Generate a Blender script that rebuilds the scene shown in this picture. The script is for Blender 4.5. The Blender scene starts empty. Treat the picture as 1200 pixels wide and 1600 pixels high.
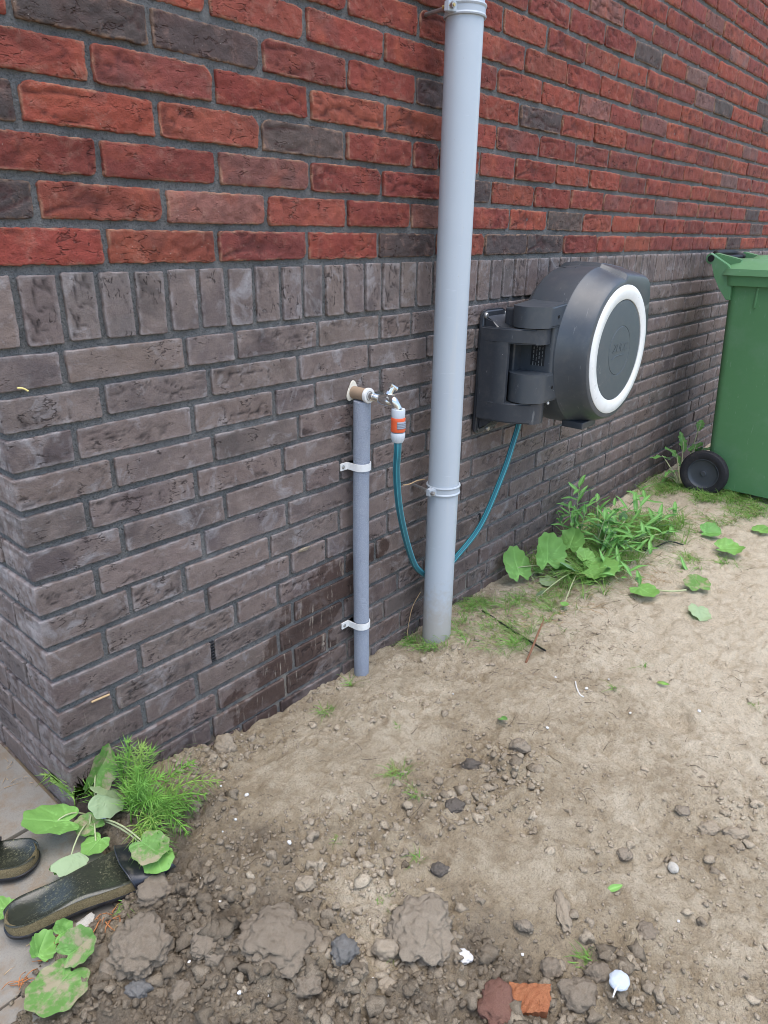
import bpy, bmesh, math, random
import numpy as np
from mathutils import Vector, Matrix

random.seed(7)
scene = bpy.context.scene
COL = scene.collection

# ------------------------------------------------------------------ camera
F_PX = 1110.62461          # focal length in pixels of the 1200 x 1600 photograph
YAW, PITCH, ROLL = 0.714361587, 0.375095239, 0.0139698232
Z0 = 0.98                  # height of the underside of the lowest red course
S_ROW = 0.177083926        # from there down to the underside of the first plinth course
COURSE = 0.0625
CAM = np.array([-0.406435134, -1.10963569, 0.0520579319 + Z0])
_f = np.array([math.cos(YAW) * math.cos(PITCH), math.sin(YAW) * math.cos(PITCH), -math.sin(PITCH)])
_r = np.array([math.sin(YAW), -math.cos(YAW), 0.0])
_u = np.cross(_r, _f)
_c, _s = math.cos(ROLL), math.sin(ROLL)
CR, CU, CF = _r * _c + _u * _s, _u * _c - _r * _s, _f
cam_data = bpy.data.cameras.new('camera')
cam = bpy.data.objects.new('camera', cam_data)
COL.objects.link(cam)
cam.matrix_world = Matrix(((CR[0], CU[0], -CF[0], CAM[0]), (CR[1], CU[1], -CF[1], CAM[1]), (CR[2], CU[2], -CF[2], CAM[2]), (0, 0, 0, 1)))
cam_data.sensor_fit = 'AUTO'
cam_data.sensor_width = 36.0
cam_data.lens = F_PX / 1600.0 * 36.0
cam_data.clip_start = 0.02
cam_data.clip_end = 500
scene.camera = cam

# ------------------------------------------------------------------ world, sun, exposure
SUN_EL, SUN_AZ = math.radians(80), math.radians(-112)       # direction towards the sun, azimuth measured from +x
world = bpy.data.worlds.new('World')
scene.world = world
world.use_nodes = True
wn = world.node_tree.nodes
bg = wn['Background']
sky = wn.new('ShaderNodeTexSky')
sky.sky_type = 'NISHITA'
sky.sun_disc = False
sky.sun_elevation = SUN_EL
sky.sun_rotation = math.pi / 2 - SUN_AZ
sky.air_density = 1.0
sky.dust_density = 1.6
sky.ozone_density = 1.0
world.node_tree.links.new(sky.outputs[0], bg.inputs[0])
bg.inputs[1].default_value = 0.15
sun_data = bpy.data.lights.new('sun', 'SUN')
sun_data.energy = 1.5
sun_data.angle = math.radians(70)
sun_data.color = (1.0, 0.95, 0.88)
sun = bpy.data.objects.new('sun', sun_data)
COL.objects.link(sun)
_d = Vector((math.cos(SUN_EL) * math.cos(SUN_AZ), math.cos(SUN_EL) * math.sin(SUN_AZ), math.sin(SUN_EL)))
sun.rotation_euler = _d.to_track_quat('Z', 'Y').to_euler()
sun.location = (0, -3, 6)
scene.view_settings.view_transform = 'Standard'
scene.view_settings.look = 'None'
scene.view_settings.exposure = 1.42
scene.view_settings.gamma = 1.0
scene.view_settings.use_curve_mapping = False
scene.render.engine = 'CYCLES'
scene.cycles.max_bounces = 6
scene.cycles.filter_width = 0.95

# ------------------------------------------------------------------ helpers: where a point of the photograph lies
def ray(px, py):
    return CR * (px - 600) - CU * (py - 800) + CF * F_PX

def on_wall(px, py, y=0.0):
    d = ray(px, py)
    return CAM + d * ((y - CAM[1]) / d[1])

def on_ground(px, py, z=0.0):
    d = ray(px, py)
    return CAM + d * ((z - CAM[2]) / d[2])

def on_x(px, py, x):
    d = ray(px, py)
    return CAM + d * ((x - CAM[0]) / d[0])

def wall_x(px, z, y=0.0):
    m = CR - (px - 600) / F_PX * CF
    return CAM[0] - ((y - CAM[1]) * m[1] + (z - CAM[2]) * m[2]) / m[0]

# ------------------------------------------------------------------ helpers: noise in numpy
def _hash(ix, iy, iz, seed):
    h = (ix * 374761393 + iy * 668265263 + iz * 2147483647 + seed * 144665) & 0xFFFFFFFF
    h = ((h ^ (h >> 13)) * 1274126177) & 0xFFFFFFFF
    h = ((h ^ (h >> 16)) * 2246822519) & 0xFFFFFFFF
    return ((h ^ (h >> 15)) & 0xFFFFFF).astype(np.float64) / 0xFFFFFF

def vnoise(p, seed=0):
    p = np.asarray(p, dtype=np.float64)
    i = np.floor(p).astype(np.int64)
    t = p - i
    t = t * t * t * (t * (t * 6 - 15) + 10)
    out = 0
    for a in (0, 1):
        wx = t[:, 0] if a else 1 - t[:, 0]
        for b in (0, 1):
            wy = t[:, 1] if b else 1 - t[:, 1]
            for c in (0, 1):
                wz = t[:, 2] if c else 1 - t[:, 2]
                out = out + wx * wy * wz * _hash(i[:, 0] + a, i[:, 1] + b, i[:, 2] + c, seed)
    return out * 2 - 1

def fbm(p, seed=0, octaves=3, gain=0.5):
    p = np.asarray(p, dtype=np.float64)
    out, a, tot = 0, 1.0, 0
    for k in range(octaves):
        out = out + a * vnoise(p * (2.03 ** k) + k * 17.3, seed + k)
        tot += a
        a *= gain
    return out / tot

def p2(x, y, k, z=0.0):
    return np.stack([x * k, y * k, np.full_like(x, z)], axis=1)

def worley(x, y, k, seed=0):
    """distance to the nearest of jittered cell points, and that point's random number"""
    X, Y = x * k, y * k
    ix, iy = np.floor(X).astype(np.int64), np.floor(Y).astype(np.int64)
    best = np.full(X.shape, 9.0)
    rnd = np.zeros(X.shape)
    zero = np.zeros_like(ix)
    for a in (-1, 0, 1):
        for b in (-1, 0, 1):
            cx = ix + a + _hash(ix + a, iy + b, zero, seed + 1)
            cy = iy + b + _hash(ix + a, iy + b, zero, seed + 2)
            d = np.hypot(X - cx, Y - cy)
            m = d < best
            rnd = np.where(m, _hash(ix + a, iy + b, zero, seed + 3), rnd)
            best = np.where(m, d, best)
    return best, rnd

# ------------------------------------------------------------------ helpers: meshes and objects
def mesh_np(name, verts, faces, smooth=True, attrs=None):
    """verts (n,3); faces (m,3) or (m,4), or a list of such arrays"""
    verts = np.asarray(verts, dtype=np.float32)
    if not isinstance(faces, list):
        faces = [faces]
    faces = [np.asarray(f, dtype=np.int32) for f in faces if len(f)]
    me = bpy.data.meshes.new(name)
    me.vertices.add(len(verts))
    me.vertices.foreach_set('co', verts.ravel())
    loops = np.concatenate([f.ravel() for f in faces])
    tot = np.concatenate([np.full(len(f), f.shape[1], dtype=np.int32) for f in faces])
    start = np.concatenate([[0], np.cumsum(tot)[:-1]]).astype(np.int32)
    me.loops.add(len(loops))
    me.loops.foreach_set('vertex_index', loops)
    me.polygons.add(len(tot))
    me.polygons.foreach_set('loop_start', start)
    if smooth:
        me.polygons.foreach_set('use_smooth', np.ones(len(tot), dtype=bool))
    me.update(calc_edges=True)
    for k, v in (attrs or {}).items():
        a = me.attributes.new(k, 'FLOAT', 'POINT')
        a.data.foreach_set('value', np.asarray(v, dtype=np.float32))
    return me

def link(name, me, mat=None, parent=None, loc=(0, 0, 0), rot=(0, 0, 0), scale=(1, 1, 1)):
    o = bpy.data.objects.new(name, me)
    COL.objects.link(o)
    if mat is not None and me is not None and len(me.materials) == 0:
        me.materials.append(mat)
    o.location, o.rotation_euler, o.scale = loc, rot, scale
    if parent is not None:
        o.parent = parent
    return o

def thing(name, label, cat, loc=(0, 0, 0), group=None, me=None, mat=None, kind=None):
    o = link(name, me, mat, None, loc)
    o['label'] = label
    o['category'] = cat
    if group:
        o['group'] = group
    if kind:
        o['kind'] = kind
    return o

def setting(name, me, mat):
    o = link(name, me, mat)
    o['kind'] = 'structure'
    return o

def part(name, me, mat, parent, label=None, loc=None, rot=(0, 0, 0), scale=(1, 1, 1), kind=None):
    """geometry given in world coordinates unless loc is given; parented without moving"""
    base = parent
    off = Vector((0, 0, 0))
    while base is not None:
        off += Vector(base.location)
        base = base.parent
    o = link(name, me, mat, parent, (-off if loc is None else Vector(loc) - off), rot, scale)
    if label:
        o['label'] = label
    if kind:
        o['kind'] = kind
    return o

def bm_mesh(name, bm, smooth=True, auto=None):
    bmesh.ops.recalc_face_normals(bm, faces=bm.faces)
    me = bpy.data.meshes.new(name)
    bm.to_mesh(me)
    bm.free()
    if smooth:
        for p in me.polygons:
            p.use_smooth = True
    if auto is not None:
        me.set_sharp_from_angle(angle=math.radians(auto))
    return me

def rbox(lo, hi, bev=0.004, seg=3):
    bm = bmesh.new()
    bmesh.ops.create_cube(bm, size=1.0)
    lo, hi = Vector(lo), Vector(hi)
    for v in bm.verts:
        v.co = Vector(((v.co[i] + 0.5) * (hi[i] - lo[i]) + lo[i]) for i in range(3))
    if bev:
        bmesh.ops.bevel(bm, geom=list(bm.edges), offset=bev, segments=seg, affect='EDGES', profile=0.6)
    return bm

def sweep(path, radii, n=16, cap=True, squash=None, name='tube'):
    """a tube along path with radius per point"""
    path = [Vector(p) for p in path]
    if not hasattr(radii, '__len__'):
        radii = [radii] * len(path)
    V, Fq = [], []
    up = None
    for i, p in enumerate(path):
        t = (path[min(i + 1, len(path) - 1)] - path[max(i - 1, 0)]).normalized()
        if up is None:
            up = t.orthogonal().normalized()
        up = (up - t * up.dot(t)).normalized()
        sd = t.cross(up)
        for k in range(n):
            a = 2 * math.pi * k / n
            V.append(p + (up * math.cos(a) + sd * math.sin(a)) * radii[i])
    for i in range(len(path) - 1):
        for k in range(n):
            Fq.append((i * n + k, i * n + (k + 1) % n, (i + 1) * n + (k + 1) % n, (i + 1) * n + k))
    V = np.array([tuple(v) for v in V])
    faces = [np.array(Fq)]
    if cap:
        c0, c1 = len(V), len(V) + 1
        V = np.vstack([V, [tuple(path[0]), tuple(path[-1])]])
        m = (len(path) - 1) * n
        tri = [(c0, (k + 1) % n, k) for k in range(n)] + [(c1, m + k, m + (k + 1) % n) for k in range(n)]
        faces.append(np.array(tri))
    return V, faces

def tube_mesh(name, path, radii, n=16, cap=True):
    V, Fc = sweep(path, radii, n, cap)
    me = mesh_np(name, V, Fc)
    me.set_sharp_from_angle(angle=math.radians(50))
    return me

def spline(pts, n=10):
    """Catmull-Rom through pts"""
    P = [Vector(p) for p in pts]
    P = [P[0] * 2 - P[1]] + P + [P[-1] * 2 - P[-2]]
    out = []
    for i in range(1, len(P) - 2):
        for k in range(n):
            t = k / n
            a, b, c, d = P[i - 1], P[i], P[i + 1], P[i + 2]
            out.append(0.5 * ((2 * b) + (c - a) * t + (2 * a - 5 * b + 4 * c - d) * t * t + (3 * b - a - 3 * c + d) * t ** 3))
    out.append(P[-2])
    return out

def lathe(name, prof, axis='z', loc=(0, 0, 0), n=32, sharp=35):
    """prof: (radius, height) list; closed at ends where radius is 0"""
    V, Fq, Ft = [], [], []
    rows = []
    for r, h in prof:
        if r < 1e-6:
            rows.append([len(V)])
            V.append((0, 0, h))
        else:
            rows.append(list(range(len(V), len(V) + n)))
            V += [(r * math.cos(2 * math.pi * k / n), r * math.sin(2 * math.pi * k / n), h) for k in range(n)]
    for a, b in zip(rows, rows[1:]):
        for k in range(n):
            k2 = (k + 1) % n
            if len(a) == 1 and len(b) == 1:
                continue
            if len(a) == 1:
                Ft.append((a[0], b[k2], b[k]))
            elif len(b) == 1:
                Ft.append((a[k], a[k2], b[0]))
            else:
                Fq.append((a[k], a[k2], b[k2], b[k]))
    V = np.array(V, dtype=float)
    if axis == 'x':
        V = V[:, [2, 0, 1]]
    elif axis == 'y':
        V = V[:, [1, 2, 0]]
    elif axis == '-y':
        V = V[:, [0, 2, 1]] * np.array([1, -1, 1])
    V = V + np.array(loc)
    me = mesh_np(name, V, [np.array(Fq), np.array(Ft)] if Fq and Ft else [np.array(Fq or Ft)])
    me.set_sharp_from_angle(angle=math.radians(sharp))
    return me

def extrude_poly(name, pts, axis, a, b, bev=0.0, seg=2, auto=35):
    """polygon (list of 2-tuples) extruded along axis from a to b, bevelled"""
    bm = bmesh.new()
    def P(q, h):
        return {'x': (h, q[0], q[1]), 'y': (q[0], h, q[1]), 'z': (q[0], q[1], h)}[axis]
    lo = [bm.verts.new(P(q, a)) for q in pts]
    hi = [bm.verts.new(P(q, b)) for q in pts]
    n = len(pts)
    bm.faces.new(lo)
    bm.faces.new(list(reversed(hi)))
    rim = []
    for i in range(n):
        bm.faces.new((lo[i], hi[i], hi[(i + 1) % n], lo[(i + 1) % n]))
    if bev:
        es = [e for e in bm.edges if (e.verts[0] in lo and e.verts[1] in lo) or (e.verts[0] in hi and e.verts[1] in hi)]
        bmesh.ops.bevel(bm, geom=es, offset=bev, segments=seg, affect='EDGES')
    return bm_mesh(name, bm, True, auto)

# ------------------------------------------------------------------ helpers: materials
class NT:
    def __init__(self, name, rough=0.8, spec=0.3):
        self.m = bpy.data.materials.new(name)
        self.m.use_nodes = True
        self.t = self.m.node_tree
        self.b = self.t.nodes['Principled BSDF']
        self.b.inputs['Roughness'].default_value = rough
        self.b.inputs['Specular IOR Level'].default_value = spec
    def n(self, typ, **kw):
        nd = self.t.nodes.new('ShaderNode' + typ)
        for k, v in kw.items():
            setattr(nd, k, v)
        return nd
    def l(self, a, b):
        self.t.links.new(a, b)
    def val(self, sock, v):
        if hasattr(v, 'is_output') or isinstance(v, bpy.types.NodeSocket):
            self.l(v, sock)
        else:
            sock.default_value = v
    def math(self, op, a, b=0.0, clamp=False):
        nd = self.n('Math', operation=op, use_clamp=clamp)
        self.val(nd.inputs[0], a)
        self.val(nd.inputs[1], b)
        return nd.outputs[0]
    def noise(self, vec, scale, detail=3, rough=0.6, dist=0.0, out='Fac'):
        nd = self.n('TexNoise')
        self.l(vec, nd.inputs['Vector'])
        nd.inputs['Scale'].default_value = scale
        nd.inputs['Detail'].default_value = detail
        nd.inputs['Roughness'].default_value = rough
        nd.inputs['Distortion'].default_value = dist
        return nd.outputs[out]
    def voro(self, vec, scale, feature='F1', out='Distance', rnd=1.0):
        nd = self.n('TexVoronoi', feature=feature)
        self.l(vec, nd.inputs['Vector'])
        nd.inputs['Scale'].default_value = scale
        nd.inputs['Randomness'].default_value = rnd
        return nd.outputs[out]
    def ramp(self, fac, stops, interp='LINEAR'):
        nd = self.n('ValToRGB')
        nd.color_ramp.interpolation = interp
        el = nd.color_ramp.elements
        while len(el) < len(stops):
            el.new(0.5)
        for e, (p, c) in zip(el, stops):
            e.position = p
            e.color = (c, c, c, 1) if not hasattr(c, '__len__') else (*c[:3], 1)
        self.l(fac, nd.inputs[0])
        return nd.outputs[0]
    def mix(self, fac, a, b, mode='MIX'):
        nd = self.n('Mix', data_type='RGBA', blend_type=mode)
        self.val(nd.inputs[0], fac)
        for s, v in ((nd.inputs[6], a), (nd.inputs[7], b)):
            if isinstance(v, bpy.types.NodeSocket):
                self.l(v, s)
            else:
                s.default_value = (*v[:3], 1)
        return nd.outputs[2]
    def attr(self, name):
        return self.n('Attribute', attribute_name=name).outputs['Fac']
    def bump(self, h, strength=0.5, dist=0.002, normal=None):
        nd = self.n('Bump')
        self.l(h, nd.inputs['Height'])
        nd.inputs['Strength'].default_value = strength
        nd.inputs['Distance'].default_value = dist
        if normal is not None:
            self.l(normal, nd.inputs['Normal'])
        return nd.outputs[0]
    def done(self, color=None, rough=None, normal=None):
        if color is not None:
            self.val(self.b.inputs['Base Color'], color if isinstance(color, bpy.types.NodeSocket) else (*color[:3], 1))
        if rough is not None:
            self.val(self.b.inputs['Roughness'], rough)
        if normal is not None:
            self.l(normal, self.b.inputs['Normal'])
        return self.m

def pos_nodes(N):
    return N.n('NewGeometry').outputs['Position']

def obj_vec(N):
    """object coordinates shifted by the object's own random number"""
    tc = N.n('TexCoord').outputs['Object']
    rnd = N.n('ObjectInfo').outputs['Random']
    sh = N.math('MULTIPLY', rnd, 37.0)
    nd = N.n('VectorMath', operation='ADD')
    N.l(tc, nd.inputs[0])
    cm = N.n('CombineXYZ')
    for i in range(3):
        N.l(sh, cm.inputs[i])
    N.l(cm.outputs[0], nd.inputs[1])
    return nd.outputs[0]

def ramp_green(name, top, trans=0.35):
    return leaf_material(name, top, top, None, trans)

def simple(name, color, rough=0.5, spec=0.4, var=0.08, scale=40.0, bump=0.0, metal=0.0, bscale=None, dist=0.001, dirt=None, specks=None):
    """one colour with slight mottling, and dirt specks when asked"""
    N = NT(name, rough, spec)
    p = pos_nodes(N)
    f = N.noise(p, scale, 4)
    c = N.mix(f, [x * (1 - var) for x in color], [min(1, x * (1 + var)) for x in color])
    if dirt:
        dc, amt, sc = dirt
        d = N.ramp(N.noise(p, sc, 5, 0.7), [(0.5, 0.0), (0.75, 1.0)])
        c = N.mix(N.math('MULTIPLY', d, amt), c, dc)
    if specks:
        kc, ks, ka = specks
        sp = N.ramp(N.voro(p, ks), [(0.035, 1.0), (0.06, 0.0)])
        sp = N.math('MULTIPLY', sp, N.ramp(N.noise(p, ks * 0.2, 2), [(0.5, 0.0), (0.56, 1.0)]))
        c = N.mix(N.math('MULTIPLY', sp, ka), c, kc)
        mp = N.n('Mapping')
        N.l(p, mp.inputs['Vector'])
        mp.inputs['Rotation'].default_value = (0.3, 0.5, 0.2)
        mp.inputs['Scale'].default_value = (9, 70, 14)
        sc = N.ramp(N.noise(mp.outputs[0], 1.6, 4, 0.6, 0.4), [(0.66, 0.0), (0.70, 1.0)])
        c = N.mix(N.math('MULTIPLY', sc, ka * 0.22), c, kc)
    nrm = None
    if bump:
        nrm = N.bump(N.noise(p, bscale or scale * 6, 4, 0.7), bump, dist)
    N.b.inputs['Metallic'].default_value = metal
    rr = N.math('ADD', N.math('MULTIPLY', N.noise(p, scale * 1.7, 3), 0.16), rough - 0.08)
    return N.done(c, rr, nrm)

# brick faces -------------------------------------------------------
def brick_material(name, red):
    N = NT(name, 0.88, 0.25)
    v = obj_vec(N)
    pos = pos_nodes(N)
    base = N.n('ObjectInfo').outputs['Color']
    big = N.noise(v, 14, 3, 0.6, 0.4)
    mid = N.noise(v, 55, 4, 0.65)
    fine = N.noise(v, 420, 3, 0.7)
    edge = N.attr('edge')
    crease = N.attr('crease')
    if red:
        sr = N.n('SeparateColor')
        N.l(base, sr.inputs[0])
        isred = N.ramp(sr.outputs[0], [(0.10, 0.12), (0.22, 1.0)])
        c = N.mix(N.math('MULTIPLY', N.ramp(big, [(0.5, 0.0), (0.75, 0.7)]), isred), base, (0.36, 0.095, 0.052))
        c = N.mix(N.math('MULTIPLY', N.ramp(mid, [(0.45, 0.0), (0.8, 1.0)]), 0.6), c, N.mix(0.8, c, (0.3, 0.3, 0.32), 'MULTIPLY'))
        c2 = N.noise(v, 9, 2)
        c = N.mix(N.math('MULTIPLY', N.ramp(c2, [(0.6, 0.0), (0.7, 1.0)]), 0.35), c, (0.085, 0.06, 0.055))
        cv = N.n('Mapping')
        N.l(v, cv.inputs['Vector'])
        cv.inputs['Scale'].default_value = (0.45, 1.0, 1.15)
        wv = N.n('VectorMath', operation='ADD')
        wn_ = N.n('VectorMath', operation='SCALE')
        N.l(N.noise(cv.outputs[0], 45, 3, 0.7, 0, 'Color'), wn_.inputs[0])
        wn_.inputs['Scale'].default_value = 0.022
        N.l(cv.outputs[0], wv.inputs[0])
        N.l(wn_.outputs[0], wv.inputs[1])
        crack = N.math('MULTIPLY', N.ramp(N.voro(wv.outputs[0], 58, 'DISTANCE_TO_EDGE'), [(0.02, 1.0), (0.075, 0.0)]), N.ramp(N.noise(v, 26, 3, 0.6), [(0.52, 0.0), (0.62, 1.0)]))
        crack = N.math('MULTIPLY', crack, N.ramp(N.noise(v, 95, 2), [(0.42, 0.0), (0.55, 1.0)]))
        c = N.mix(N.math('MULTIPLY', crack, 0.55), c, (0.045, 0.018, 0.015))
        c = N.mix(N.math('MULTIPLY', N.ramp(N.noise(v, 33, 5, 0.7, 0.5), [(0.54, 0.0), (0.72, 1.0)]), 0.35), c, (0.34, 0.20, 0.15))
        # sandy tan rim left by the mould
        e = N.math('MULTIPLY', N.ramp(edge, [(0.0, 1.0), (0.16, 0.0)]), N.ramp(N.noise(v, 45, 3), [(0.42, 0.0), (0.62, 1.0)]))
        c = N.mix(N.math('MULTIPLY', e, 0.6), c, (0.40, 0.25, 0.16))
        c = N.mix(N.math('MULTIPLY', crease, 0.7), c, (0.06, 0.02, 0.018))
        # lime specks
        sp = N.ramp(N.voro(v, 62), [(0.028, 1.0), (0.05, 0.0)])
        c = N.mix(N.math('MULTIPLY', sp, 0.6), c, (0.55, 0.5, 0.44))
    else:
        c = N.mix(N.ramp(big, [(0.35, 0.0), (0.7, 1.0)]), base, (0.196, 0.153, 0.134))
        c = N.mix(N.math('MULTIPLY', N.ramp(mid, [(0.45, 0.0), (0.8, 1.0)]), 0.5), c, (0.105, 0.078, 0.074))
        # blue-white lime bloom
        bl = N.ramp(N.noise(v, 17, 4, 0.65, 0.8), [(0.55, 0.0), (0.74, 1.0)])
        c = N.mix(N.math('MULTIPLY', bl, 0.5), c, (0.37, 0.36, 0.365))
        c = N.mix(N.math('MULTIPLY', crease, 0.9), c, (0.03, 0.024, 0.023))
        e = N.math('MULTIPLY', N.ramp(edge, [(0.0, 1.0), (0.25, 0.0)]), N.ramp(N.noise(v, 50, 3), [(0.4, 0.0), (0.65, 1.0)]))
        c = N.mix(N.math('MULTIPLY', e, 0.5), c, (0.36, 0.33, 0.32))
        pit = N.ramp(N.voro(v, 130), [(0.05, 1.0), (0.1, 0.0)])
        c = N.mix(N.math('MULTIPLY', N.math('MULTIPLY', pit, N.ramp(mid, [(0.5, 0.0), (0.6, 1.0)])), 0.8), c, (0.03, 0.025, 0.024))
        cv = N.n('Mapping')
        N.l(v, cv.inputs['Vector'])
        cv.inputs['Scale'].default_value = (0.4, 1.0, 1.2)
        wv = N.n('VectorMath', operation='ADD')
        wn_ = N.n('VectorMath', operation='SCALE')
        N.l(N.noise(cv.outputs[0], 60, 3, 0.7, 0, 'Color'), wn_.inputs[0])
        wn_.inputs['Scale'].default_value = 0.02
        N.l(cv.outputs[0], wv.inputs[0])
        N.l(wn_.outputs[0], wv.inputs[1])
        crack = N.math('MULTIPLY', N.ramp(N.voro(wv.outputs[0], 75, 'DISTANCE_TO_EDGE'), [(0.02, 1.0), (0.08, 0.0)]), N.ramp(N.noise(v, 22, 3, 0.6), [(0.55, 0.0), (0.63, 1.0)]))
        crack = N.math('MULTIPLY', crack, N.ramp(N.noise(v, 110, 2), [(0.44, 0.0), (0.55, 1.0)]))
        c = N.mix(N.math('MULTIPLY', crack, 0.8), c, (0.028, 0.022, 0.021))
        # damp run below the garden tap: darker and smoother where the brick has soaked up water
        sx = N.n('SeparateXYZ')
        N.l(pos, sx.inputs[0])
        wob = N.math('MULTIPLY', N.math('SUBTRACT', N.noise(pos, 9, 4, 0.65), 0.5), 0.42)
        line = N.math('ADD', 0.49, N.math('MULTIPLY', sx.outputs[2], 0.85))
        d1 = N.math('ABSOLUTE', N.math('SUBTRACT', N.math('ADD', sx.outputs[0], wob), line))
        hx = N.ramp(d1, [(0.12, 1.0), (0.15, 0.0)])
        hz = N.ramp(N.math('ADD', sx.outputs[2], wob), [(0.26, 1.0), (0.29, 0.0)])
        wet = N.math('MULTIPLY', hx, hz)
        # ground damp rising in the lowest courses
        low = N.ramp(N.math('ADD', sx.outputs[2], N.math('MULTIPLY', wob, 0.8)), [(0.05, 1.0), (0.42, 0.0)])
        wet = N.math('MAXIMUM', wet, N.math('MULTIPLY', low, 0.38))
        c = N.mix(N.math('MULTIPLY', wet, 0.95), c, N.mix(1.0, c, (0.36, 0.29, 0.26), 'MULTIPLY'))
        # lime and sand runs on the wet bricks
        run = N.n('Mapping')
        N.l(pos, run.inputs['Vector'])
        run.inputs['Scale'].default_value = (70, 70, 9)
        rn = N.ramp(N.noise(run.outputs[0], 1.0, 4, 0.7), [(0.58, 0.0), (0.68, 1.0)])
        c = N.mix(N.math('MULTIPLY', N.math('MULTIPLY', rn, wet), 0.6), c, (0.42, 0.36, 0.29))
    c = N.mix(N.math('MULTIPLY', N.ramp(fine, [(0.3, 1.0), (0.55, 0.0)]), 0.25), c, (0.05, 0.03, 0.025))
    h = N.math('ADD', N.math('MULTIPLY', mid, 1.0), N.math('MULTIPLY', fine, 0.45))
    h = N.math('ADD', h, N.math('MULTIPLY', N.noise(v, 150, 4, 0.7), 0.8))
    h = N.math('SUBTRACT', h, N.math('MULTIPLY', crack, 0.9))
    return N.done(c, None, N.bump(h, 1.0 if red else 0.8, 0.0032 if red else 0.0022))

M_RED = brick_material('red handmade brick', True)
M_GREY = brick_material('brown grey clinker brick', False)

def mortar_material():
    N = NT('grey sand mortar', 0.95, 0.15)
    p = pos_nodes(N)
    a = N.noise(p, 8, 4, 0.6)
    g = N.noise(p, 520, 3, 0.75)
    c = N.mix(a, (0.138, 0.139, 0.136), (0.218, 0.214, 0.205))
    g4 = N.noise(p, 230, 4, 0.8)
    c = N.mix(N.math('MULTIPLY', N.ramp(g4, [(0.36, 1.0), (0.47, 0.0)]), 0.65), c, (0.04, 0.044, 0.046))
    c = N.mix(N.math('MULTIPLY', N.ramp(g4, [(0.56, 0.0), (0.68, 1.0)]), 0.45), c, (0.33, 0.33, 0.32))
    c = N.mix(N.math('MULTIPLY', N.ramp(g, [(0.35, 1.0), (0.5, 0.0)]), 0.55), c, (0.045, 0.05, 0.052))
    c = N.mix(N.math('MULTIPLY', N.ramp(g, [(0.6, 0.0), (0.75, 1.0)]), 0.5), c, (0.33, 0.33, 0.32))
    sm = N.ramp(N.noise(p, 13, 5, 0.7, 1.0), [(0.58, 0.0), (0.70, 1.0)])
    c = N.mix(N.math('MULTIPLY', sm, 0.4), c, (0.34, 0.335, 0.32))
    ds = N.ramp(N.noise(p, 5, 4, 0.7), [(0.52, 0.0), (0.68, 1.0)])
    c = N.mix(N.math('MULTIPLY', ds, 0.45), c, (0.055, 0.058, 0.06))
    sx = N.n('SeparateXYZ')
    N.l(p, sx.inputs[0])
    # sand splashed into the joints just above the ground
    low = N.ramp(N.math('ADD', sx.outputs[2], N.math('MULTIPLY', N.math('SUBTRACT', N.noise(p, 14, 3), 0.5), 0.2)), [(0.02, 1.0), (0.13, 0.0)])
    c = N.mix(N.math('MULTIPLY', N.math('MULTIPLY', low, N.ramp(N.noise(p, 45, 3), [(0.4, 0.0), (0.6, 1.0)])), 0.7), c, (0.36, 0.31, 0.25))
    h = N.math('ADD', N.math('MULTIPLY', g, 0.7), N.noise(p, 170, 4, 0.7))
    return N.done(c, None, N.bump(N.math('ADD', h, g4), 1.0, 0.004))

M_MORTAR = mortar_material()

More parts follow.
